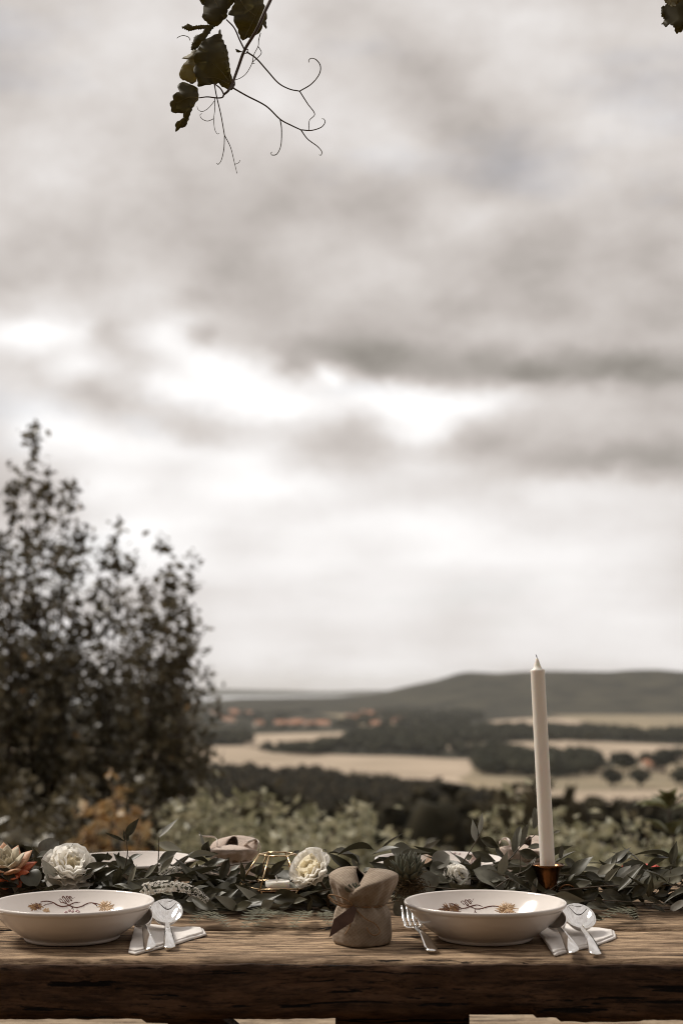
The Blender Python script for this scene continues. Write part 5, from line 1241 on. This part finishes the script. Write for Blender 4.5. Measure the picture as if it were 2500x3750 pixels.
for q, a, b_ in [
    ([(790, 425), (870, 480), (960, 580), (1050, 680), (1140, 730), (1225, 748)], .0012, .0009), ([(1225, 748), (1320, 690), (1385, 610), (1395, 540), (1360, 490), (1320, 478), (1300, 495), (1303, 510)], .0009, .0006), ([(1225, 748), (1290, 850), (1348, 935), (1305, 990), (1302, 1070)], .0009, .0005),
    ([(680, 722), (790, 785), (950, 870), (1065, 978), (1160, 1030), (1235, 1065)], .0012, .0009), ([(1235, 1065), (1320, 1070), (1400, 1045), (1433, 1005), (1425, 978), (1408, 974)], .0009, .0005), ([(1065, 978), (1077, 1060), (1072, 1190), (1040, 1262), (1000, 1272), (990, 1255), (998, 1248)], .0009, .0005), ([(1235, 1065), (1290, 1140), (1370, 1200), (1407, 1245), (1400, 1272), (1385, 1270)], .0009, .0005),
    ([(527, 690), (545, 790), (580, 940), (610, 1110)], .0010, .0008), ([(610, 1110), (605, 1220), (585, 1310), (560, 1347), (546, 1338)], .0007, .0005), ([(610, 1110), (660, 1210), (690, 1330), (712, 1422)], .0007, .0004), ([(697, 1348), (725, 1335), (738, 1315)], .0005, .0004)]:
    vt(v1, q, a, b_, 'tendril')
for q in ([(530, 800), (530, 900), (522, 980), (530, 1060), (550, 1097), (566, 1095)], [(528, 828), (480, 885), (430, 915), (395, 900), (385, 870)], [(520, 975), (470, 993), (425, 975), (410, 945), (424, 930)]):
    vt(v1, q, .0006, .0004, 'tendril', VY + .12)
for q in ([(905, 270), (890, 330), (885, 380), (850, 450), (835, 520), (790, 600), (740, 640), (690, 658)], [(885, 380), (912, 430), (885, 470), (850, 500), (838, 518), (856, 520)], [(328, 330), (315, 305), (275, 292), (240, 300), (220, 314)]):
    vt(v1, q, .0007, .0005, 'tendril', VY + .06)
vt(v1, [(775, 415), (800, 405), (800, 430), (780, 440), (770, 425)], .0007, .0005, 'tendril')
vine_leaf(v1, [(700, 400), (730, 412), (755, 425), (725, 432), (708, 425)], M['vine'], VY, tooth=4, step=12, seed=9)
L_A = [(690, -80), (690, 30), (640, 120), (685, 130), (690, 190), (720, 240), (735, 290), (760, 335), (800, 310), (850, 300), (905, 260), (925, 200), (955, 240), (950, 170), (960, 130), (950, 90), (930, 30), (930, -80)]
L_B = [(405, 5), (440, 40), (435, 100), (430, 150), (490, 205), (555, 215), (600, 165), (625, 150), (635, 80), (690, 20), (700, -60), (440, -80)]
L_B2 = [(555, 205), (500, 205), (430, 205), (350, 215), (315, 195), (260, 225), (325, 255), (390, 240), (450, 235), (430, 270), (365, 300), (345, 360), (335, 410), (380, 400), (440, 340), (480, 280), (520, 225)]
L_C = [(575, 235), (560, 275), (500, 300), (440, 330), (380, 420), (355, 480), (375, 520), (355, 570), (385, 640), (395, 715), (450, 700), (510, 690), (560, 680), (610, 720), (670, 740), (690, 700), (660, 600), (640, 460), (630, 400), (590, 320)]
L_D = [(360, 395), (330, 440), (260, 480), (320, 480), (270, 530), (245, 580), (245, 640), (285, 660), (350, 690), (385, 650), (400, 560), (400, 480), (410, 430)]
L_E = [(390, 720), (330, 690), (265, 670), (225, 700), (240, 750), (185, 780), (190, 820), (160, 845), (185, 925), (270, 930), (275, 965), (210, 1010), (212, 1085), (250, 1050), (290, 1040), (320, 960), (345, 890), (400, 800)]
vine_leaf(v1, L_D, M['vine_pale'], VY + .03, seed=4)
vine_leaf(v1, L_A, M['vine'], VY + .014, seed=1, vein=[[(770, 320), (830, 200), (900, 60)], [(860, 130), (780, 60), (740, 0)]])
vine_leaf(v1, L_B, M['vine'], VY + .016, seed=2, vein=[[(610, 160), (560, 60), (520, -20)]])
vine_leaf(v1, L_B2, M['vine'], VY + .018, seed=5, tooth=9, step=20)
vine_leaf(v1, L_C, M['vine'], VY + .010, seed=3, vein=[[(670, 700), (640, 560), (610, 420)], [(665, 690), (560, 560), (440, 480)], [(665, 700), (540, 640), (420, 640)]])
vine_leaf(v1, L_E, M['vine'], VY + .004, seed=7, vein=[[(398, 802), (320, 800), (200, 850)], [(398, 802), (310, 900), (225, 1050)]])
ZT, ST = (2300, 0), 7.84
v2 = thing('vine_shoot', D(2490, -30, VY), 'lobed dark vine leaf hanging alone at the pergola end', 'vine', 'vine shoots hanging from the pergola')
vine_leaf(v2, [(1000, -100), (1030, 40), (1100, 110), (1040, 180), (955, 190), (935, 270), (945, 500), (990, 490), (1000, 555), (1040, 545), (1010, 610), (945, 710), (995, 700), (1070, 785), (1120, 740), (1180, 670), (1240, 740), (1275, 735), (1320, 800), (1335, 910), (1400, 970), (1410, 905), (1500, 930), (1555, 850), (1600, 760), (1750, 740), (1900, 500), (1800, 0), (1600, -140)], M['vine'], VY, ZT, ST, tooth=26, step=75, seed=6)
vine_leaf(v2, [(1000, -160), (1030, 40), (1110, 110), (1240, 200), (1330, 190), (1450, 60), (1568, 10), (1568, -160)], M['vine_pale'], VY - .008, ZT, ST, tooth=10, step=90, seed=8)
vt(v2, [(1400, -40), (1500, -250), (1750, -700), (2000, -1500)], .0012, .0026, 'cane', nm='cane', z=ZT, s=ST)

# added unseen house behind the camera, blocking sky light to darken front faces
hs = thing('added_shade_house', (0, -3.6, 0), 'added unseen timber house wall blocking sky light behind the pergola', 'house')
for i in range(26): MB().box((0, -3.6 + (0.006 if i % 2 else 0), 0.08 + i * 0.16), (7.0, 0.05, 0.078)).build('board', M['post'], hs, False, bevel=.004)
MB().box((0, -4.0, 4.3), (7.4, 1.0, 0.06), Matrix.Rotation(R(25), 3, 'X')).build('roof', M['post'], hs, False)
MB().box((1.6, -3.535, 1.02), (0.5, 0.012, 1.0)).build('door', M['apron'], hs, False, bevel=.004)
# the pergola over the near side of the table, out of the picture, that the shoots hang from
pg = thing('pergola', (0, -0.6, 0), 'dark timber pergola standing over the near side of the table', 'pergola')
for x in (-2.3, 2.3):
    for y in (-3.2, 2.05): MB().box((x, y, H(x, y) + 1.22), (0.05, 0.05, 1.24)).build('post', M['post'], pg, False, bevel=.004)
    MB().box((x, -0.6, 2.52), (0.045, 2.95, 0.06)).build('beam', M['post'], pg, False, bevel=.004)
for i in range(9): MB().box((0, -3.2 + i * 0.65, 2.62), (2.6, 0.035, 0.038)).build('rafter', M['post'], pg, False, bevel=.003)
def canopy():
    r = np.random.default_rng(77); parts = []; n = 5200
    t = thing('grape_vine', (2.22, 1.95, H(2.22, 1.95)), 'old grape vine spreading its leaves over the pergola', 'vine')
    MB().tube(spline([(2.20, 1.95, H(2.2, 1.95)), (2.21, 1.9, 1.2), (2.2, 1.85, 2.5), (1.2, 1.2, 2.70), (-0.3, 0.4, 2.68), (-2.0, -1.0, 2.7)], 30), [.04 * (1 - .8 * i / 30) for i in range(30)], 8).build('trunk', M['bark'], t)
    C = np.stack([r.uniform(-3.4, 3.4, n), r.uniform(-3.4, 0.1, n), 2.66 + r.normal(0, .09, n)], 1)
    C[:, 2] = np.maximum(C[:, 2], 2.40)
    keep = np.array([fbm(c[0] * 1.1, c[1] * 1.1, 3.0) > -0.05 for c in C]); C = C[keep]; n = len(C)
    lobes = np.array([0.5, .78, .62, 1.0, .6, .86, .6, .86, .6, 1.0, .62, .78]); th = np.arange(12) / 12 * 2 * np.pi
    d = r.normal(size=(n, 3)) * np.array([1, 1, .35]); d /= np.linalg.norm(d, axis=1)[:, None]
    e = np.cross(r.normal(size=(n, 3)) * .4 + np.array([0, 0, 1]), d); e /= np.linalg.norm(e, axis=1)[:, None]
    s = r.uniform(.05, .085, n)
    V = C[:, None, :] + (d[:, None, :] * np.cos(th)[None, :, None] + e[:, None, :] * np.sin(th)[None, :, None]) * lobes[None, :, None] * s[:, None, None]
    me = np_mesh('foliage', [(V.reshape(-1, 3), np.arange(12 * n).reshape(n, 12))]); o = link('foliage', me, M['vine'], t); o.matrix_local = Matrix.Translation(-t.location); o['kind'] = 'stuff'
    o = MB()
canopy()
